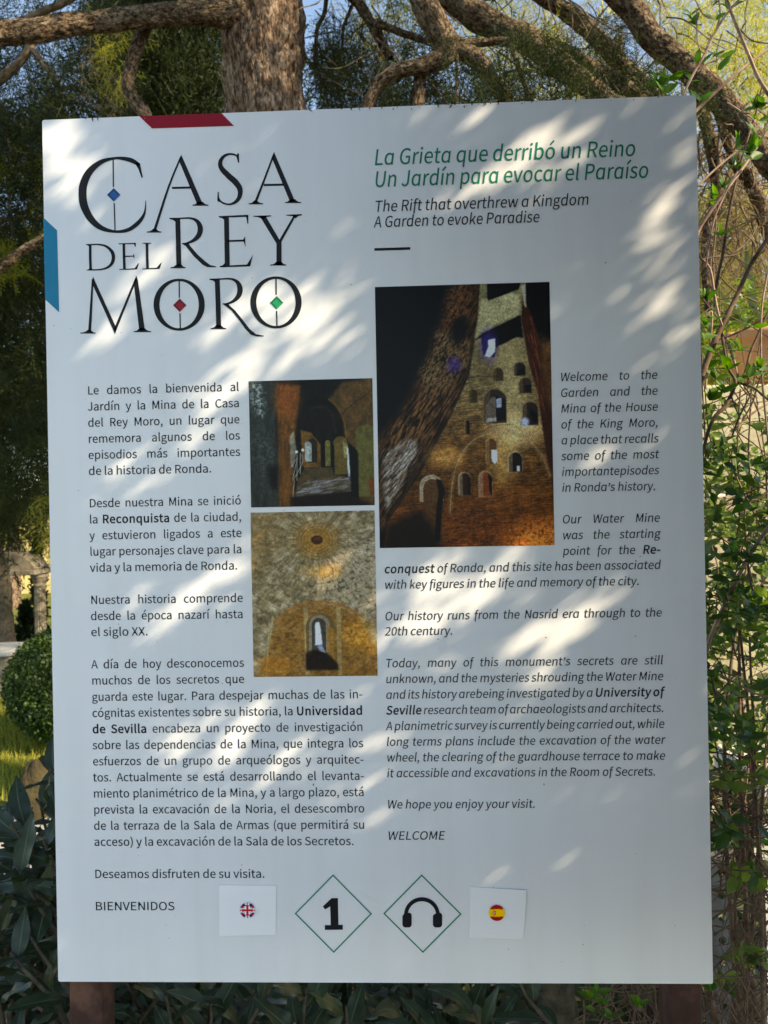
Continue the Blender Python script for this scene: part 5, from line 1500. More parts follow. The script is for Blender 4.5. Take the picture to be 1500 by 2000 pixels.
crown('hanging_foliage', main, 'needle_yellow', C, temps=TEMP_H, hang=1.5, S=(0.5, 0.95))
C = np.concatenate([clumpy(px_region(240, [(1340, 200), (1440, 220), (1530, 400), (1530, 520), (1350, 520)], (3.2, 4.2)), 3.0, 0.42, 6),
                    clumpy(px_region(150, [(930, -40), (1300, -40), (1330, 80), (1180, 160)], (3.6, 4.4)), 4.0, 0.47, 7),
                    clumpy(px_region(20, [(150, 40), (235, 40), (235, 200), (150, 200)], (3.8, 4.4)), 4.0, 0.45, 7)])
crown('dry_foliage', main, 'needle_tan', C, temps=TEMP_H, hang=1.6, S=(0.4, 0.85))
# the crown above the picture
C = np.stack([rng.uniform(-2.6, 2.7, 9000), rng.uniform(0.2, 4.6, 9000), rng.uniform(3.7, 7.2, 9000)], 1)
C = clumpy(C, 1.5, 0.50, 9); C = C[~in_frame(C, 0.16)]
tt = C[:, 1] / SUN[1]; hx = C[:, 0] - SUN[0] * tt; hz = C[:, 2] - SUN[2] * tt          # none between the sun and the board
C = C[(np.abs(hx) > 0.95) | (hz > 2.6) | (hz < 0.2)][:950]
crown('crown_foliage', main, 'needle', C, S=(0.8, 1.2), temps=TEMP_B)
# curling dry twigs that hang beside the board
tw = MB()
for i in range(150):
    q = P(rng.uniform(1360, 1520), rng.uniform(190, 470), rng.uniform(3.15, 3.9))
    pts = [q]
    d = np.array([rng.normal() * .5, rng.normal() * .4, -1.0])
    for k in range(5):
        d = d + rng.normal(size=3) * 0.45; d[2] -= 0.1
        pts.append(pts[-1] + d / np.linalg.norm(d) * 0.06)
    V, F, _, _ = tube(pts, [.004, .0035, .003, .0025, .002, .001], 5, 3); tw.add(V, F)
for i in range(110):
    q = P(rng.uniform(600, 1500), rng.uniform(-60, 170), rng.uniform(3.2, 4.4))
    pts = [q]; d = np.array([rng.normal() * .7, rng.normal() * .4, -0.6])
    for k in range(5):
        d = d + rng.normal(size=3) * 0.35; d[2] -= 0.15
        pts.append(pts[-1] + d / np.linalg.norm(d) * 0.07)
    V, F, _, _ = tube(pts, [.004, .0035, .003, .0025, .002, .001], 5, 3); tw.add(V, F)
tag(tw.build('dry_twigs', MT['twig'], main, smooth=True), kind='stuff')

# ------------------------------------------------------------------ tree on the left
lb = P(-160, 1000, 5.2); lb[2] = 0
left = tag(empty('conifer_tree', lb), 'dark conifer on the left with drooping sprays and thin black limbs against the sky', 'tree')
add_tube('trunk', [(lb[0], lb[1], -.1), (lb[0], lb[1], 1.5), (lb[0] + .05, lb[1], 3), (lb[0] + .1, lb[1], 5), (lb[0], lb[1], 7.5)], [.2, .16, .14, .1, .03], MT['bark'], left, seg=40, res=16, bark=.01)
for pp, w in (([(-160, -40), (-40, 50), (40, 42), (85, 22), (125, 5), (170, -20)], [30, 24, 18, 16, 16, 12]), ([(-150, 330), (-60, 200), (0, 155), (40, 120), (62, 88), (80, 70)], [40, 28, 22, 18, 16, 10]),
              ([(50, 80), (75, 112), (100, 145), (116, 172), (118, 205), (122, 245)], [16, 13, 13, 11, 8, 5]), ([(116, 172), (150, 175), (170, 190), (200, 225)], [9, 6, 4, 3]),
              ([(-150, 420), (-40, 300), (20, 250), (60, 260), (100, 300)], [30, 22, 18, 14, 8]), ([(-140, 700), (-60, 500), (-10, 440), (30, 425), (80, 430)], [26, 18, 12, 9, 6]), ([(0, 200), (20, 300), (18, 400), (30, 480)], [9, 7, 6, 4])):
    limb(pp, 4.9, w, left, mat='twig', bark=0.004, seg=12, res=8)
limb([(-260, 640), (-100, 568), (-10, 528), (40, 492), (85, 464), (120, 440), (180, 400)], 2.9, [24, 21, 19, 17, 15, 12, 6], main, seg=20)
C = np.concatenate([clumpy(px_region(1350, [(-120, -60), (240, -60), (235, 240), (90, 260), (-120, 260)], (4.4, 5.6)), 2.0, 0.54, 11),
                    clumpy(px_region(1900, [(-160, 200), (150, 200), (150, 560), (-160, 560)], (4.3, 6.6)), 2.0, 0.42, 12),
                    clumpy(px_region(1400, [(-160, 500), (150, 500), (150, 960), (-160, 1000)], (4.6, 7.0)), 2.0, 0.40, 13),
                    clumpy(px_region(120, [(-100, 930), (110, 930), (110, 1000), (60, 1010), (-100, 1010)], (5.0, 6.5)), 2.5, 0.42, 14)])
crown('crown_foliage', left, 'needle', C, S=(0.7, 1.3), hang=0.8)
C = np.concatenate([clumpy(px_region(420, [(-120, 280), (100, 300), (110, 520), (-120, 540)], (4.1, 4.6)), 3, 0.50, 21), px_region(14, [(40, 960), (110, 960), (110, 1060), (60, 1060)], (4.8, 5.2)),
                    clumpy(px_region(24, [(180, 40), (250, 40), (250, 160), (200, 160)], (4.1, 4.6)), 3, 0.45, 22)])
crown('sunlit_foliage', left, 'needle_yellow', C, S=(0.5, 0.9), hang=0.8)  # sunlight on these sprays is put into the paler needle colour

# dark cypress behind the trunk
cb = P(345, 1000, 7.2); cb[2] = 0
cyp = tag(empty('cypress_tree', cb), 'dense near black cypress between the left conifer and the big trunk', 'tree')
add_tube('trunk', [(cb[0], cb[1], -.1), (cb[0], cb[1], 2.5), (cb[0], cb[1], 8)], [.16, .14, .04], MT['bark'], cyp, seg=20, res=8, bark=.01)
n_ = 5200
zz = rng.uniform(0.3, 7.6, n_); aa = rng.uniform(0, 2 * np.pi, n_); rr = 0.62 * np.sqrt(rng.random(n_)) * np.clip((8.2 - zz) / 2.0, 0.1, 1)
C = np.stack([cb[0] + rr * np.cos(aa), cb[1] + rr * np.sin(aa) * 0.8, zz], 1)
D = np.stack([np.cos(aa) * 0.35, np.sin(aa) * 0.35, np.full(n_, 1.0)], 1) + rng.normal(size=(n_, 3)) * 0.25
crown('crown_foliage', cyp, 'needle', C[:4600], D[:4600], S=(0.7, 1.0), temps=TEMP_B)

# far garden trees
def far_tree(px, py, d, r_, h, label, mat, n=900, trunkr=.12):
    c = P(px, py, d); b_ = np.array([c[0], c[1], 0.0])
    t = tag(empty('garden_tree', b_), label, 'tree')
    add_tube('trunk', [b_ - [0, 0, .1], b_ + [0.05, 0, c[2] * 0.5], [c[0], c[1], c[2] + h * 0.3]], [trunkr, trunkr * .8, trunkr * .3], MT['bark'], t, seg=14, res=6, bark=.01)
    q = rng.normal(size=(n * 3, 3)); q /= np.linalg.norm(q, axis=1)[:, None]; q *= rng.random((n * 3, 1)) ** 0.4
    C = c + q * np.array([r_, r_, h])
    C = clumpy(C, 1.3, 0.46, px)[:n]
    C = C[C[:, 2] > 0.15]
    crown('crown_foliage', t, mat, C, S=(0.8, 1.3), temps=TEMP_B, hang=0.7)


far_tree(1480, 590, 8.5, 1.5, 1.5, 'sunlit yellow green tree beyond the garden wall on the right', 'far_leaf', 1300)
far_tree(1210, 140, 10.0, 1.9, 1.5, 'pale green tree seen through the limbs above the board', 'needle_yellow', 90)
far_tree(760, 300, 7, 1.5, 1.0, 'dark green tree low behind the middle of the board top edge', 'needle', 120)
far_tree(20, 965, 12.5, 1.6, 0.45, 'low yellow green tree behind the stone canopy', 'far_leaf', 70)
far_tree(-60, 760, 7.2, 1.4, 1.45, 'broad dark evergreen filling the space behind the left conifer', 'needle', 1100)
far_tree(1560, 820, 6.5, 0.8, 1.2, 'mid green shrub tree behind the wall at the right edge', 'needle_yellow', 350)
# small dark cypress and dark shrub near the stone canopy
for px, py, d, r_, h, lb_ in ((74, 1090, 8.5, .13, .25, 'small conical dark cypress right behind the stone canopy'), (50, 1225, 8.2, .17, .25, 'low dark bush between the canopy column and the tree stem')):
    c = P(px, py, d); b_ = np.array([c[0], c[1], 0.0])
    t = tag(empty('cypress_shrub', b_), lb_, 'shrub')
    n_ = 900; zz = rng.random(n_); a = rng.uniform(0, 2 * np.pi, n_); rr = r_ * np.sqrt(rng.random(n_)) * (1 - zz * .9)
    C = np.stack([b_[0] + rr * np.cos(a), b_[1] + rr * np.sin(a), zz * (c[2] + h)], 1)
    V, F, T = leaves_quads(C, 0.075, .5); tag(mesh('crown_foliage', V, F, MT['needle'], t, tint=T), kind='stuff')
    add_tube('trunk', [b_ - [0, 0, .05], b_ + [0, 0, c[2]]], [.03, .015], MT['bark'], t, seg=8, res=3)
c = P(10, 1200, 6.6)
t = tag(empty('cypress_tree', (c[0], c[1], 0)), 'dark furrowed tree stem standing in front of the stone canopy at the left edge', 'tree')
add_tube('trunk', [(c[0] + .02, c[1], -.1), (c[0] + .015, c[1], .25), (c[0] - .01, c[1], .7), (c[0] - .03, c[1], 1.0), (c[0] - .3, c[1], 2.2), (c[0] - .5, c[1], 5)], [.12, .085, .065, .06, .055, .03], MT['laurel_stem'], t, seg=28, res=10, bark=.01)
C = np.stack([rng.uniform(-1, .3, 260) + c[0] - .6, c[1] + rng.uniform(-.5, .5, 260), rng.uniform(2.6, 5.2, 260)], 1)
crown('crown_foliage', t, 'needle', C, S=(0.8, 1.2))

# clipped ball bush
c = P(142, 1335, 4.9)
ball = tag(empty('box_bush', (c[0], c[1], 0)), 'clipped round green box bush on the lawn left of the board', 'bush')
n_ = 26000; q = rng.normal(size=(n_, 3)); q /= np.linalg.norm(q, axis=1)[:, None]
rr = 0.40 * (1 + 0.10 * (fbm(q * 3 + 5, 3) - .5)) * (0.80 + 0.22 * rng.random(n_))
C = c + q * rr[:, None] * np.array([1, 1, .93]); C = C[C[:, 2] > 0.03]
V, F, T = leaves_quads(C, 0.024, .6); tag(mesh('foliage', V, F, MT['box'], ball, tint=T), kind='stuff')
V, F, _, _ = tube([(c[0], c[1], -.05), (c[0], c[1], c[2] - .2)], [.03, .02], 8, 3); mesh('stem', V, F, MT['laurel_stem'], ball)
vb = []; fb = []
for i in range(9):
    for k in range(14):
        th = math.pi * i / 8; a = 2 * math.pi * k / 14
        vb.append((c[0] + .30 * math.sin(th) * math.cos(a), c[1] + .30 * math.sin(th) * math.sin(a), c[2] + .28 * math.cos(th)))
for i in range(8):
    for k in range(14): fb.append((i * 14 + k, (i + 1) * 14 + k, (i + 1) * 14 + (k + 1) % 14, i * 14 + (k + 1) % 14))
mesh('dark_core', vb, fb, MT['laurel_stem'], ball)  # solid dark core added to stand for the shaded inside of the bush

# ------------------------------------------------------------------ single large leaves
def leaf_mesh(name, L, w, mats, curl=0.15, fold=0.25, wave=0.06, ncol=6, nrow=9, tip=0.9, rib=True, seed=0):
    rs = np.random.default_rng(seed)
    xs = [-1, -.66, -.33, -.05, .05, .33, .66, 1] if rib else [-1, -.5, 0, .5, 1]
    v = []; f = []; mi = []
    ph = rs.uniform(0, 6); bend = rs.normal() * .06
    for i in range(nrow + 1):
        t = i / nrow
        ww = w / 2 * (math.sin(math.pi * t ** 0.82) ** 0.8) * (1 - 0.35 * t ** 3) if 0 < t < 1 else 0.0008
        cx = bend * math.sin(math.pi * t) * L
        z0 = -curl * L * t * t
        for x in xs:
            z = z0 + abs(x) * ww * fold + math.sin(t * 14 + ph + (2 if x > 0 else 0)) * wave * w * abs(x) ** 2
            if rib and abs(x) < .1: z += 0.0006
            v.append((t * L, cx + x * ww, z))
    m = len(xs)
    for i in range(nrow):
        for k in range(m - 1):
            f.append((i * m + k, (i + 1) * m + k, (i + 1) * m + k + 1, i * m + k + 1)); mi.append(1 if rib and k == 3 else 0)
    me = bpy.data.meshes.new(name)
    me.from_pydata(v, [], f)
    for q in mats: me.materials.append(q)
    me.polygons.foreach_set('material_index', np.array(mi, dtype=np.int32))
    me.polygons.foreach_set('use_smooth', np.ones(len(f), bool))
    me.update()
    return me


def put_leaf(me, parent, p, d, up, s):
    """Place a leaf object: base at p, pointing along d, upper side towards up."""
    d = Vector(d).normalized(); u = Vector(up)
    y = u.cross(d)
    if y.length < 1e-4: y = Vector((1, 0, 0)).cross(d)
    y.normalize(); z = d.cross(y)
    o = bpy.data.objects.new('leaf', me)
    COL.objects.link(o)
    o.parent = parent
    rl = root_loc(parent)
    m = Matrix.Identity(4)
    for r_ in range(3):
        m[r_][0] = d[r_] * s; m[r_][1] = y[r_] * s; m[r_][2] = z[r_] * s; m[r_][3] = p[r_] - rl[r_]
    o.matrix_basis = m
    return o


def mesh_copies(me_list, placements, name, parent, mat_list):
    """Join many copies of leaf meshes into one object (for what is too many or too small)."""
    V = []; F = []; M_ = []; T = []; n = 0
    for (k, p, d, up, s) in placements:
        me = me_list[k]
        v = np.zeros(len(me.vertices) * 3); me.vertices.foreach_get('co', v); v = v.reshape(-1, 3)
        d = np.array(d, float); d /= np.linalg.norm(d); y = np.cross(up, d); y /= np.linalg.norm(y) + 1e-9; z = np.cross(d, y)
        V.append(p + (v @ np.array([d, y, z])) * s)
        for q in me.polygons:
            F.append([i + n for i in q.vertices]); M_.append(q.material_index)
        T.append(np.full(len(v), rng.random())); n += len(v)
    if not V: return
    o = mesh(name, np.concatenate(V), np.array(F), mat_list, parent, smooth=True, tint=np.concatenate(T), fmat=M_)
    return tag(o, kind='stuff')


LAUREL = [leaf_mesh('laurel_leaf', .088, .034, [MT['laurel'], MT['laurel_rib']], c_, f_, w_, seed=i) for i, (c_, f_, w_) in
          enumerate(((.10, .25, .06), (.25, .15, .10), (.02, .35, .05), (.35, .2, .08), (.15, .10, .12)))]
VINE = [leaf_mesh('climber_leaf', .034, .017, [MT['vine'], MT['vine']], c_, f_, .05, nrow=6, rib=False, seed=20 + i) for i, (c_, f_) in enumerate(((.1, .3), (.3, .2), (-.1, .4)))]
VINED = [leaf_mesh('climber_leaf', .036, .022, [MT['vine_dark'], MT['vine_dark']], c_, f_, .06, nrow=6, rib=False, seed=30 + i) for i, (c_, f_) in enumerate(((.1, .3), (.3, .2), (-.05, .4)))]


def laurel_branch(pts, rads, parent, n, smin=.75, smax=1.25, out=None, tipn=5, gate=None):
    V, F, _, _ = tube(pts, rads, 7, 6)
    out.append((V, F))
    c = catmull(np.asarray(pts, float), 12)
    res = []
    N = len(c)
    for i in range(n):
        t = 0.25 + 0.75 * i / max(1, n - 1)
        k = min(N - 2, int(t * (N - 1)))
        ax = c[k + 1] - c[k]; ax /= np.linalg.norm(ax) + 1e-9
        ang = i * 2.4 + rng.normal() * .4
        u = np.cross(ax, [0.1, 0.2, 1]); u /= np.linalg.norm(u) + 1e-9; w = np.cross(ax, u)
        sd_ = u * math.cos(ang) + w * math.sin(ang)
        d = ax * (0.45 + 0.6 * t) + sd_ * 0.9 + np.array([0, 0, -.12]) + rng.normal(size=3) * .15
        up = ax * 0.8 + np.array([0.25, -.35, .7]) + rng.normal(size=3) * .25
        res.append((int(rng.integers(0, 5)), c[k] + sd_ * .004, d, up, rng.uniform(smin, smax)))
    return res


def laurel(name_label, root, tips, nleaf, depth_lo, frame_only=True):
    t = tag(empty('laurel_shrub', root), name_label, 'shrub')
    stems = []; L = []
    for tip, mid in tips:
        L += laurel_branch([root + rng.normal(size=3) * [.08, .05, 0], mid, tip], [.009, .006, .0025], t, nleaf, out=stems)
    n = 0; V = []; F = []
    for v, f in stems: V.append(v); F.append(np.array(f) + n); n += len(v)
    mesh('stems', np.concatenate(V), np.concatenate(F), MT['laurel_stem'], t, smooth=True)
    pos = np.array([q[1] + np.array(q[2]) / np.linalg.norm(q[2]) * .045 for q in L])
    ok = in_frame(pos, 0.03)
    pz, pxy = pos[:, 2], pos
    # hidden behind the panel: leave those out beyond the few at its rim
    bpx = CA[0] + (pos[:, 0] - CA[0]) * (0 - CA[1]) / (pos[:, 1] - CA[1]); bpz = CA[2] + (pos[:, 2] - CA[2]) * (0 - CA[1]) / (pos[:, 1] - CA[1])
    hid = (np.abs(bpx) < 0.47) & (bpz > BZ + 0.03) & (bpz < BZ + BH - .03)
    vis = [i for i in range(len(L)) if ok[i] and not hid[i] and pos[i, 1] > 0.02]
    vis = sorted(vis, key=lambda i: pos[i, 1])
    for i in vis[:298]:
        k, p_, d, up, s = L[i]; put_leaf(LAUREL[k], t, p_, d, up, s)
    rest = vis[298:] + [i for i in range(len(L)) if i not in set(vis) and pos[i, 1] > 0.02 and rng.random() < .5]
    mesh_copies(LAUREL, [L[i] for i in rest], 'inner_leaves', t, [MT['laurel'], MT['laurel_rib']])
    return t


# laurel on the left: shoots rising to about y=1470 in the photo
tips = []
for i in range(34):
    px = rng.uniform(-110, 165); py = rng.uniform(1540, 1980) if px > 60 else rng.uniform(1640, 1990); d = rng.uniform(1.32, 1.75)
    if 1600 < py < 1790 and px < 70 and rng.random() < .45: continue
    tip = P(px, py, d); mid = tip + np.array([rng.uniform(-.02, .16), rng.uniform(.02, .12), -.22])
    tips.append((tip, mid))
for px, py, d in ((95, 1500, 1.42), (70, 1560, 1.4), (100, 1580, 1.5), (20, 1610, 1.38), (85, 1640, 1.36), (100, 1690, 1.3), (10, 1640, 1.45), (60, 1830, 1.3), (20, 1860, 1.28), (30, 1690, 1.34), (15, 1730, 1.4), (60, 1740, 1.33), (40, 1600, 1.5)):
    tip = P(px, py, d); tips.append((tip, tip + np.array([rng.uniform(.02, .1), .05, -.2])))
r0 = P(40, 2000, 1.6); r0[2] = 0
laurel('dark green laurel shrub with large glossy pointed leaves at the lower left edge', np.array(r0), tips, 11, 1.3)
tips = []
for i in range(58):
    px = rng.uniform(190, 1080); py = rng.uniform(1905, 2060); d = rng.uniform(1.34, 1.75)
    tip = P(px, py, d); mid = tip + np.array([rng.uniform(-.1, .1), rng.uniform(.0, .1), -.2]); tips.append((tip, mid))
r0 = P(600, 2000, 1.65); r0[2] = 0
laurel('dark laurel shrub whose leaves show below the board between the two posts', np.array(r0), tips, 9, 1.3)
# dim leaves further back, below and left of the board; right-hand patch added as dark backing
C = np.concatenate([px_region(2600, [(-60, 1800), (230, 1800), (1300, 1905), (1500, 1905), (1500, 2080), (-60, 2080)], (1.8, 2.6)), px_region(900, [(1360, 1540), (1480, 1540), (1470, 2000), (1360, 2000)], (1.85, 2.3))])
C = C[C[:, 2] > 0.03]
back = tag(empty('laurel_shrub', (0.1, 1.0, 0)), 'shaded inner laurel growth in deep shadow behind the board posts, with leaves added as dark backing at the right', 'shrub')
V, F, T = leaves_quads(C, 0.075, .42); tag(mesh('foliage', V, F, MT['laurel'], back, tint=T), kind='stuff')
hm = MB()
for i in range(40):
    a = P(rng.uniform(100, 1400), 2000, rng.uniform(1.8, 2.5)); b_ = a + np.array([rng.normal() * .1, 0, .3]); a[2] = 0
    v, f, _, _ = tube([a, (a + b_) / 2 + rng.normal(size=3) * .03, b_], [.012, .009, .004], 6, 4); hm.add(v, f)
tag(hm.build('stems', MT['laurel_stem'], back, smooth=True), kind='stuff')
# grey green stem under the board, right of centre
a = P(1085, 1990, 1.65); b_ = P(1082, 1900, 1.62)
t = tag(empty('young_tree', (a[0], a[1], 0)), 'short grey green tree stem below the board left of the right post', 'tree')
add_tube('trunk', [(a[0] + .02, a[1], -.05), (a[0], a[1], .4), a, b_, b_ + np.array([-.02, .02, .35])], [.05, .042, .04, .04, .02], MT['laurel_stem'], t, seg=20, res=8, bark=.003)
c = b_ + np.array([-.02, .02, .35]); V, F, T = leaves_quads(c + rng.normal(size=(240, 3)) * [.12, .06, .08], .05, .5)
V = V.reshape(-1, 4, 3); V = V[(V[:, :, 1] > .08).all(1)]; tag(mesh('crown_foliage', V.reshape(-1, 3), np.arange(len(V) * 4).reshape(-1, 4), MT['vine_dark'], t, tint=T[:len(V) * 4]), kind='stuff')

# ------------------------------------------------------------------ climber on the right
rc = P(1470, 2000, 1.7); rc[2] = 0
vine = tag(empty('climbing_shrub', rc), 'tall climbing shrub with red brown stems and fresh green leaves right of the board', 'climber')
def vstem(pp, d, w, mat='vine_stem', parent=None, seg=8):
    d = np.broadcast_to(np.asarray(d, float), (len(pp),)); w = np.broadcast_to(np.asarray(w, float), (len(pp),))
    pts = np.array([P(a, b_, dd) for (a, b_), dd in zip(pp, d)])
    # nodes: slight swellings
    c = catmull(np.hstack([pts, (w / 2 / FPX * d)[:, None]]), 8)
    r_ = c[:, 3] * (1 + 0.18 * (np.arange(len(c)) % 9 == 4))
    V, F, _, _ = tube(c[:, :3], r_, seg, 1)
    return mesh('stem', V, F, MT[mat], parent or vine, smooth=True)


vstem([(1400, 2010), (1380, 1900), (1362, 1500), (1350, 1100), (1342, 900), (1350, 800), (1372, 730), (1392, 675), (1412, 632), (1440, 575), (1462, 525), (1482, 492), (1510, 450), (1560, 380)], [1.5, 1.45, 1.4, 1.36, 1.34, 1.33, 1.33, 1.33, 1.33, 1.33, 1.33, 1.33, 1.33, 1.33],
      [16, 15, 14, 13, 13, 13, 12.5, 12, 10.5, 9, 8, 8, 7, 5], 'vine_wood', seg=12)
vstem([(1345, 560), (1360, 470), (1366, 448), (1390, 410), (1418, 372), (1448, 332), (1475, 292), (1499, 255), (1530, 210)], 1.32, [7, 7, 6.5, 6, 5.5, 5, 5, 4.5, 4])
vstem([(1348, 450), (1366, 500), (1377, 512), (1388, 530), (1395, 572), (1402, 610), (1410, 636)], 1.31, [5, 5, 5, 5, 5, 5, 5])
vstem([(1379, 520), (1386, 470), (1396, 425), (1410, 392), (1425, 360), (1441, 335)], 1.3, 3.6)
vstem([(1396, 600), (1398, 565), (1404, 530), (1411, 500), (1418, 450), (1428, 395), (1440, 345), (1452, 300), (1464, 258), (1478, 215), (1490, 160)], 1.34, [6, 6, 6, 6, 6, 5.5, 5, 5, 4.5, 4, 3], 'vine_wood')
vstem([(1346, 380), (1366, 360), (1390, 337), (1415, 315), (1451, 288), (1480, 275)], 1.33, [4.5, 4.5, 4, 4, 3.5, 3])
vstem([(1318, 240), (1335, 186), (1354, 145), (1377, 105), (1392, 72), (1407, 45), (1425, 20), (1446, -4), (1470, -40)], 1.3, [5.5, 5.5, 5, 5, 4.5, 4.5, 4, 4, 3.5])
vstem([(1340, 240), (1362, 214), (1395, 182), (1434, 147), (1470, 118), (1500, 97), (1560, 60)], 1.35, [7, 6.5, 6, 5, 4.5, 4, 3.5])
vstem([(1410, -30), (1428, 24), (1445, 66), (1464, 111), (1480, 150), (1500, 182), (1540, 240)], 1.3, [5, 5.5, 6, 6.5, 7, 7.5, 8])
vstem([(1361, 20), (1361, 62), (1362, 80), (1368, 98), (1377, 105)], 1.3, 2.6)
vstem([(1362, 140), (1380, 125), (1400, 117), (1410, 108)], 1.3, 2.4)
vstem([(1420, 200), (1445, 216), (1470, 232), (1474, 240)], 1.31, 2.6)
vstem([(1408, 645), (1416, 690), (1424, 722), (1436, 748), (1418, 790), (1398, 812), (1384, 840), (1372, 890), (1362, 960)], 1.34, [5, 5, 5, 6.5, 8, 7.5, 7, 6, 6], 'vine_wood')
vstem([(1420, 660), (1430, 690), (1438, 720), (1440, 748)], 1.36, 3, 'vine_stem')
vstem([(1440, 748), (1470, 756), (1500, 780), (1540, 800)], 1.36, 4.5, 'vine_wood')
vstem([(1520, 590), (1500, 610), (1480, 655), (1465, 690), (1455, 728), (1440, 748)], 1.38, [4, 4.5, 5, 5, 5, 5], 'vine_wood')
vstem([(1502, 520), (1494, 560), (1488, 600), (1486, 650), (1487, 720), (1492, 780), (1500, 860)], 1.36, 4, 'vine_stem')
vstem([(1376, 620), (1390, 610), (1388, 660), (1383, 700), (1378, 760)], 1.38, 4, 'vine_stem')
vstem([(1371, 690), (1372, 760), (1376, 830), (1378, 900)], 1.4, 3, 'vine_wood')
for x_ in (1446, 1468):
    vstem([(x_, 760), (x_ - 4, 830), (x_ - 6, 900), (x_, 980), (x_ - 10, 1080)], 1.5, 3.2, 'vine_wood')
vstem([(1540, 770), (1480, 800), (1430, 845), (1385, 900), (1360, 940)], 1.55, 4, 'vine_stem')
vstem([(1555, 960), (1520, 1005), (1498, 1034), (1464, 1084), (1440, 1130), (1420, 1170), (1402, 1210), (1386, 1250), (1365, 1320)], 1.33, [7, 7.5, 8, 8, 8, 8, 8, 7.5, 7], 'vine_stem', seg=10)
vstem([(1360, 1296), (1384, 1308), (1430, 1330), (1470, 1352), (1500, 1362), (1540, 1376)], 1.32, 4.5, 'vine_stem')
vstem([(1388, 1312), (1394, 1345), (1401, 1370), (1408, 1410)], 1.33, 4, 'vine_wood')
vstem([(1360, 1480), (1400, 1580), (1440, 1620), (1480, 1680), (1520, 1720)], 1.5, 4.5, 'vine_wood')
vstem([(1560, 2060), (1495, 2010), (1478, 1955), (1462, 1905), (1448, 1875), (1440, 1840), (1444, 1800)], 1.55, [26, 22, 19, 17, 13, 8, 5], 'vine_wood', seg=12)
vstem([(1448, 1875), (1465, 1850), (1480, 1825), (1500, 1800)], 1.54, [9, 7, 6, 5], 'vine_wood')
# bare tangle
tg = MB()
def tangle(n, xr, yr, dr, vert=0.5, L=.2, r_=.0016):
    for i in range(n):
        q = P(rng.uniform(*xr), rng.uniform(*yr), rng.uniform(*dr))
        ang = rng.normal() * 0.5 + (math.pi / 2 if rng.random() < vert else rng.choice([0.2, -0.25, .5]))
        d = np.array([math.cos(ang), rng.normal() * .12, math.sin(ang)]); pts = [q - d * L / 2]
        for k in range(5):
            d = d + rng.normal(size=3) * .13; d /= np.linalg.norm(d); pts.append(pts[-1] + d * L / 5)
        rr = r_ * rng.uniform(.5, 1.3)
        pts = [p_ if p_[1] > .05 else p_ * [1, 0, 1] + [0, .05, 0] for p_ in pts]
        V, F, _, _ = tube(pts, [rr, rr, rr * .9, rr * .8, rr * .7, rr * .4], 5, 3); tg.add(V, F)
tangle(90, (1385, 1530), (1500, 1760), (1.35, 1.8), .2, .20)
tangle(45, (1385, 1530), (1760, 2030), (1.35, 1.85), .45, .24)
tangle(60, (1160, 1310), (1880, 2050), (1.4, 1.7), .7, .2)
tangle(70, (1365, 1530), (800, 1500), (1.4, 1.75), .6, .24, .0018)
tangle(34, (1362, 1530), (450, 800), (1.4, 1.6), .6, .2)
tangle(40, (1385, 1470), (1880, 2030), (1.35, 1.5), .85, .16)
tag(tg.build('bare_twigs', MT['vine_wood'], vine, smooth=True), kind='stuff')

CL = [(1356, 48, 5), (1350, 30, 2), (1425, 18, 3), (1398, 40, 2), (1412, 40, 2), (1392, 112, 1), (1407, 114, 2), (1401, 138, 1), (1362, 126, 3), (1350, 160, 3), (1284, 172, 6), (1306, 158, 2), (1296, 182, 3), (1366, 198, 3), (1476, 212, 5), (1488, 205, 3),
      (1482, 236, 3), (1475, 262, 3), (1463, 298, 4), (1469, 312, 2), (1434, 326, 4), (1410, 367, 4), (1394, 390, 3), (1408, 460, 3), (1436, 291, 3), (1378, 584, 5), (1392, 592, 3), (1398, 625, 3), (1376, 638, 3), (1375, 664, 3), (1445, 685, 3),
      (1422, 722, 4), (1400, 742, 4), (1462, 737, 5), (1482, 722, 4), (1415, 768, 3), (1385, 782, 4), (1440, 745, 3), (1492, 735, 3), (1380, 720, 3), (1395, 690, 3), (1372, 800, 3), (1420, 640, 2), (1470, 640, 2),
      (1150, 1950, 4), (1178, 1962, 4), (1168, 1938, 3), (1195, 1985, 3), (1162, 1975, 2), (1248, 1965, 3), (1386, 1935, 3), (1212, 1905, 2)]
pl = []
for x, y, n in CL:
    bq = P(x, y, rng.uniform(1.29, 1.36) if y < 1800 else 1.36)
    for k in range(n):
        a = k * 2 * math.pi / n + rng.normal() * .3
        d = np.array([math.cos(a) * .8, rng.normal() * .5 - .1, abs(math.sin(a)) * .7 + .25])
        pl.append((int(rng.integers(0, 3)), bq, d, np.array([.3, -.5, .7]) + rng.normal(size=3) * .3, rng.uniform(.55, .95)))
for q in pl[:200]: put_leaf(VINE[q[0]], vine, q[1], q[2], q[3], q[4])
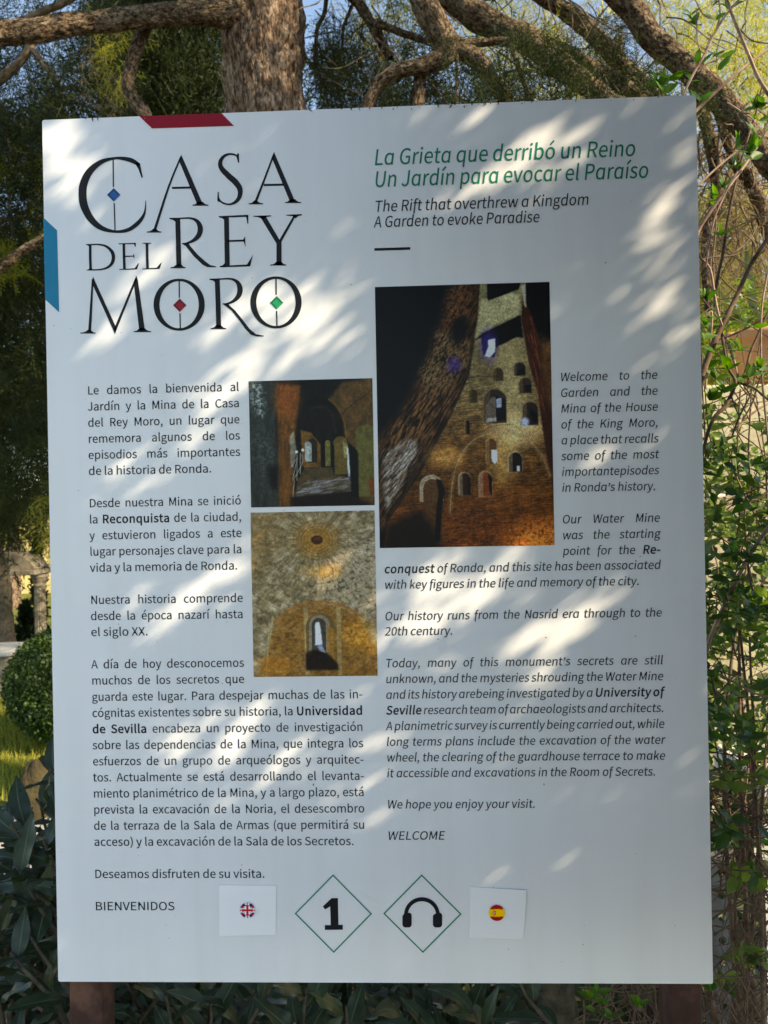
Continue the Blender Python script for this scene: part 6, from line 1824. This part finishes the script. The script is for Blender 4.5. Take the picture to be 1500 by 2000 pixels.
# sprays of leaves in opposite pairs over the tangle below
pd = []
def leafy(n, xr, yr, dr, per=5, s=(.7, 1.2)):
    for i in range(n):
        q = P(rng.uniform(*xr), rng.uniform(*yr), rng.uniform(*dr)); ax = np.array([rng.normal() * .6, -.3 + rng.normal() * .2, .8 + rng.normal() * .3]); ax /= np.linalg.norm(ax)
        for k in range(per):
            b_ = q + ax * k * .012
            a = k * 1.57 + rng.normal() * .3
            u = np.cross(ax, [.3, 1, .1]); u /= np.linalg.norm(u); w = np.cross(ax, u)
            for sgn in (1, -1):
                sd_ = (u * math.cos(a) + w * math.sin(a)) * sgn
                if b_[1] < .06: continue
                pd.append((int(rng.integers(0, 3)), b_, sd_ * .8 + ax * .4 + [0, 0, -.1], ax + rng.normal(size=3) * .3, rng.uniform(*s) * (1 - .08 * k)))
leafy(60, (1365, 1530), (850, 1480), (1.30, 1.42), 4, (.5, 1.0))
leafy(10, (1385, 1520), (1480, 1700), (1.32, 1.42), 3, (.6, 1.2))
leafy(6, (1395, 1520), (1700, 1980), (1.35, 1.45), 3, (.7, 1.2))
vl = sorted(pd, key=lambda q: q[1][1])
low_ = tag(empty('leafy_creeper', P(1450, 2000, 1.75) * [1, 1, 0]), 'leafy green creeper covering the lower right beside the board', 'climber')
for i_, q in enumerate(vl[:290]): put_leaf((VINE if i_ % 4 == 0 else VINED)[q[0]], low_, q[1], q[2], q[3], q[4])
rest = vl[290:]; pd = []
leafy(120, (1360, 1550), (820, 1500), (1.42, 1.8), 4, (.5, 1.15))
leafy(38, (1350, 1550), (560, 830), (1.5, 1.9), 3, (.6, 1.0))
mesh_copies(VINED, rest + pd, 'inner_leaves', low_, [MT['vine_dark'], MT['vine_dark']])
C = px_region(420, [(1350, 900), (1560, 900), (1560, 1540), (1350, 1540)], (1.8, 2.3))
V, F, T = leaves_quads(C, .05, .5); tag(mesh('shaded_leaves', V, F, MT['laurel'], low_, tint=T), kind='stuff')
sm_ = MB()
for i in range(9):
    a = P(rng.uniform(1380, 1530), 2000, rng.uniform(1.45, 1.8)); a[2] = 0; b_ = P(rng.uniform(1370, 1520), rng.uniform(950, 1500), rng.uniform(1.45, 1.7))
    v, f, _, _ = tube([a, a * .4 + b_ * .6 + rng.normal(size=3) * .04, b_], [.005, .004, .002], 6, 8); sm_.add(v, f)
sm_.build('stems', MT['vine_wood'], low_, smooth=True)

# perforated zinc post half hidden by the tangle
pq = P(1408, 1640, 1.72)
zp = MB(); hw = 0.022; cell = 0.05
nz = int(pq[2] / cell)
for i in range(nz):
    z0 = i * cell; z1 = z0 + cell; cz = (z0 + z1) / 2
    sq = [(hw * math.copysign(min(1, abs(math.sqrt(2) * math.cos(R(22.5 + 45 * k)))), math.cos(R(22.5 + 45 * k))), cell / 2 * math.copysign(min(1, abs(math.sqrt(2) * math.sin(R(22.5 + 45 * k)))), math.sin(R(22.5 + 45 * k)))) for k in range(8)]
    sq = [(math.copysign(hw, x) if abs(x) > hw * .99 else x, math.copysign(cell / 2, z) if abs(z) > cell / 2 * .99 else z) for x, z in sq]
    O = [(pq[0] + x, pq[1], cz + z) for x, z in sq]; I = [(pq[0] + .0095 * math.cos(R(22.5 + 45 * k)), pq[1], cz + .0095 * math.sin(R(22.5 + 45 * k))) for k in range(8)]
    Ib = [(x, y + .003, z) for x, y, z in I]
    f = []
    for k in range(8):
        j = (k + 1) % 8; f += [(k, j, 8 + j, 8 + k), (8 + k, 8 + j, 16 + j, 16 + k)]
    # corners of the square
    v = O + I + Ib
    for kx in (-1, 1):
        for kz in (-1, 1):
            a_ = [i_ for i_, q in enumerate(sq) if q[0] * kx > 0 and q[1] * kz > 0]
            v.append((pq[0] + kx * hw, pq[1], cz + kz * cell / 2)); f.append((a_[0], a_[1], len(v) - 1))
    zp.add(v, f)
zp.box((pq[0] - hw - .003, pq[1], 0), (pq[0] - hw, pq[1] + .035, pq[2])); zp.box((pq[0] + hw, pq[1], 0), (pq[0] + hw + .003, pq[1] + .035, pq[2]))
tag(zp.build('perforated_post', MT['zinc']), 'grey perforated metal post behind the twigs right of the board', 'post')
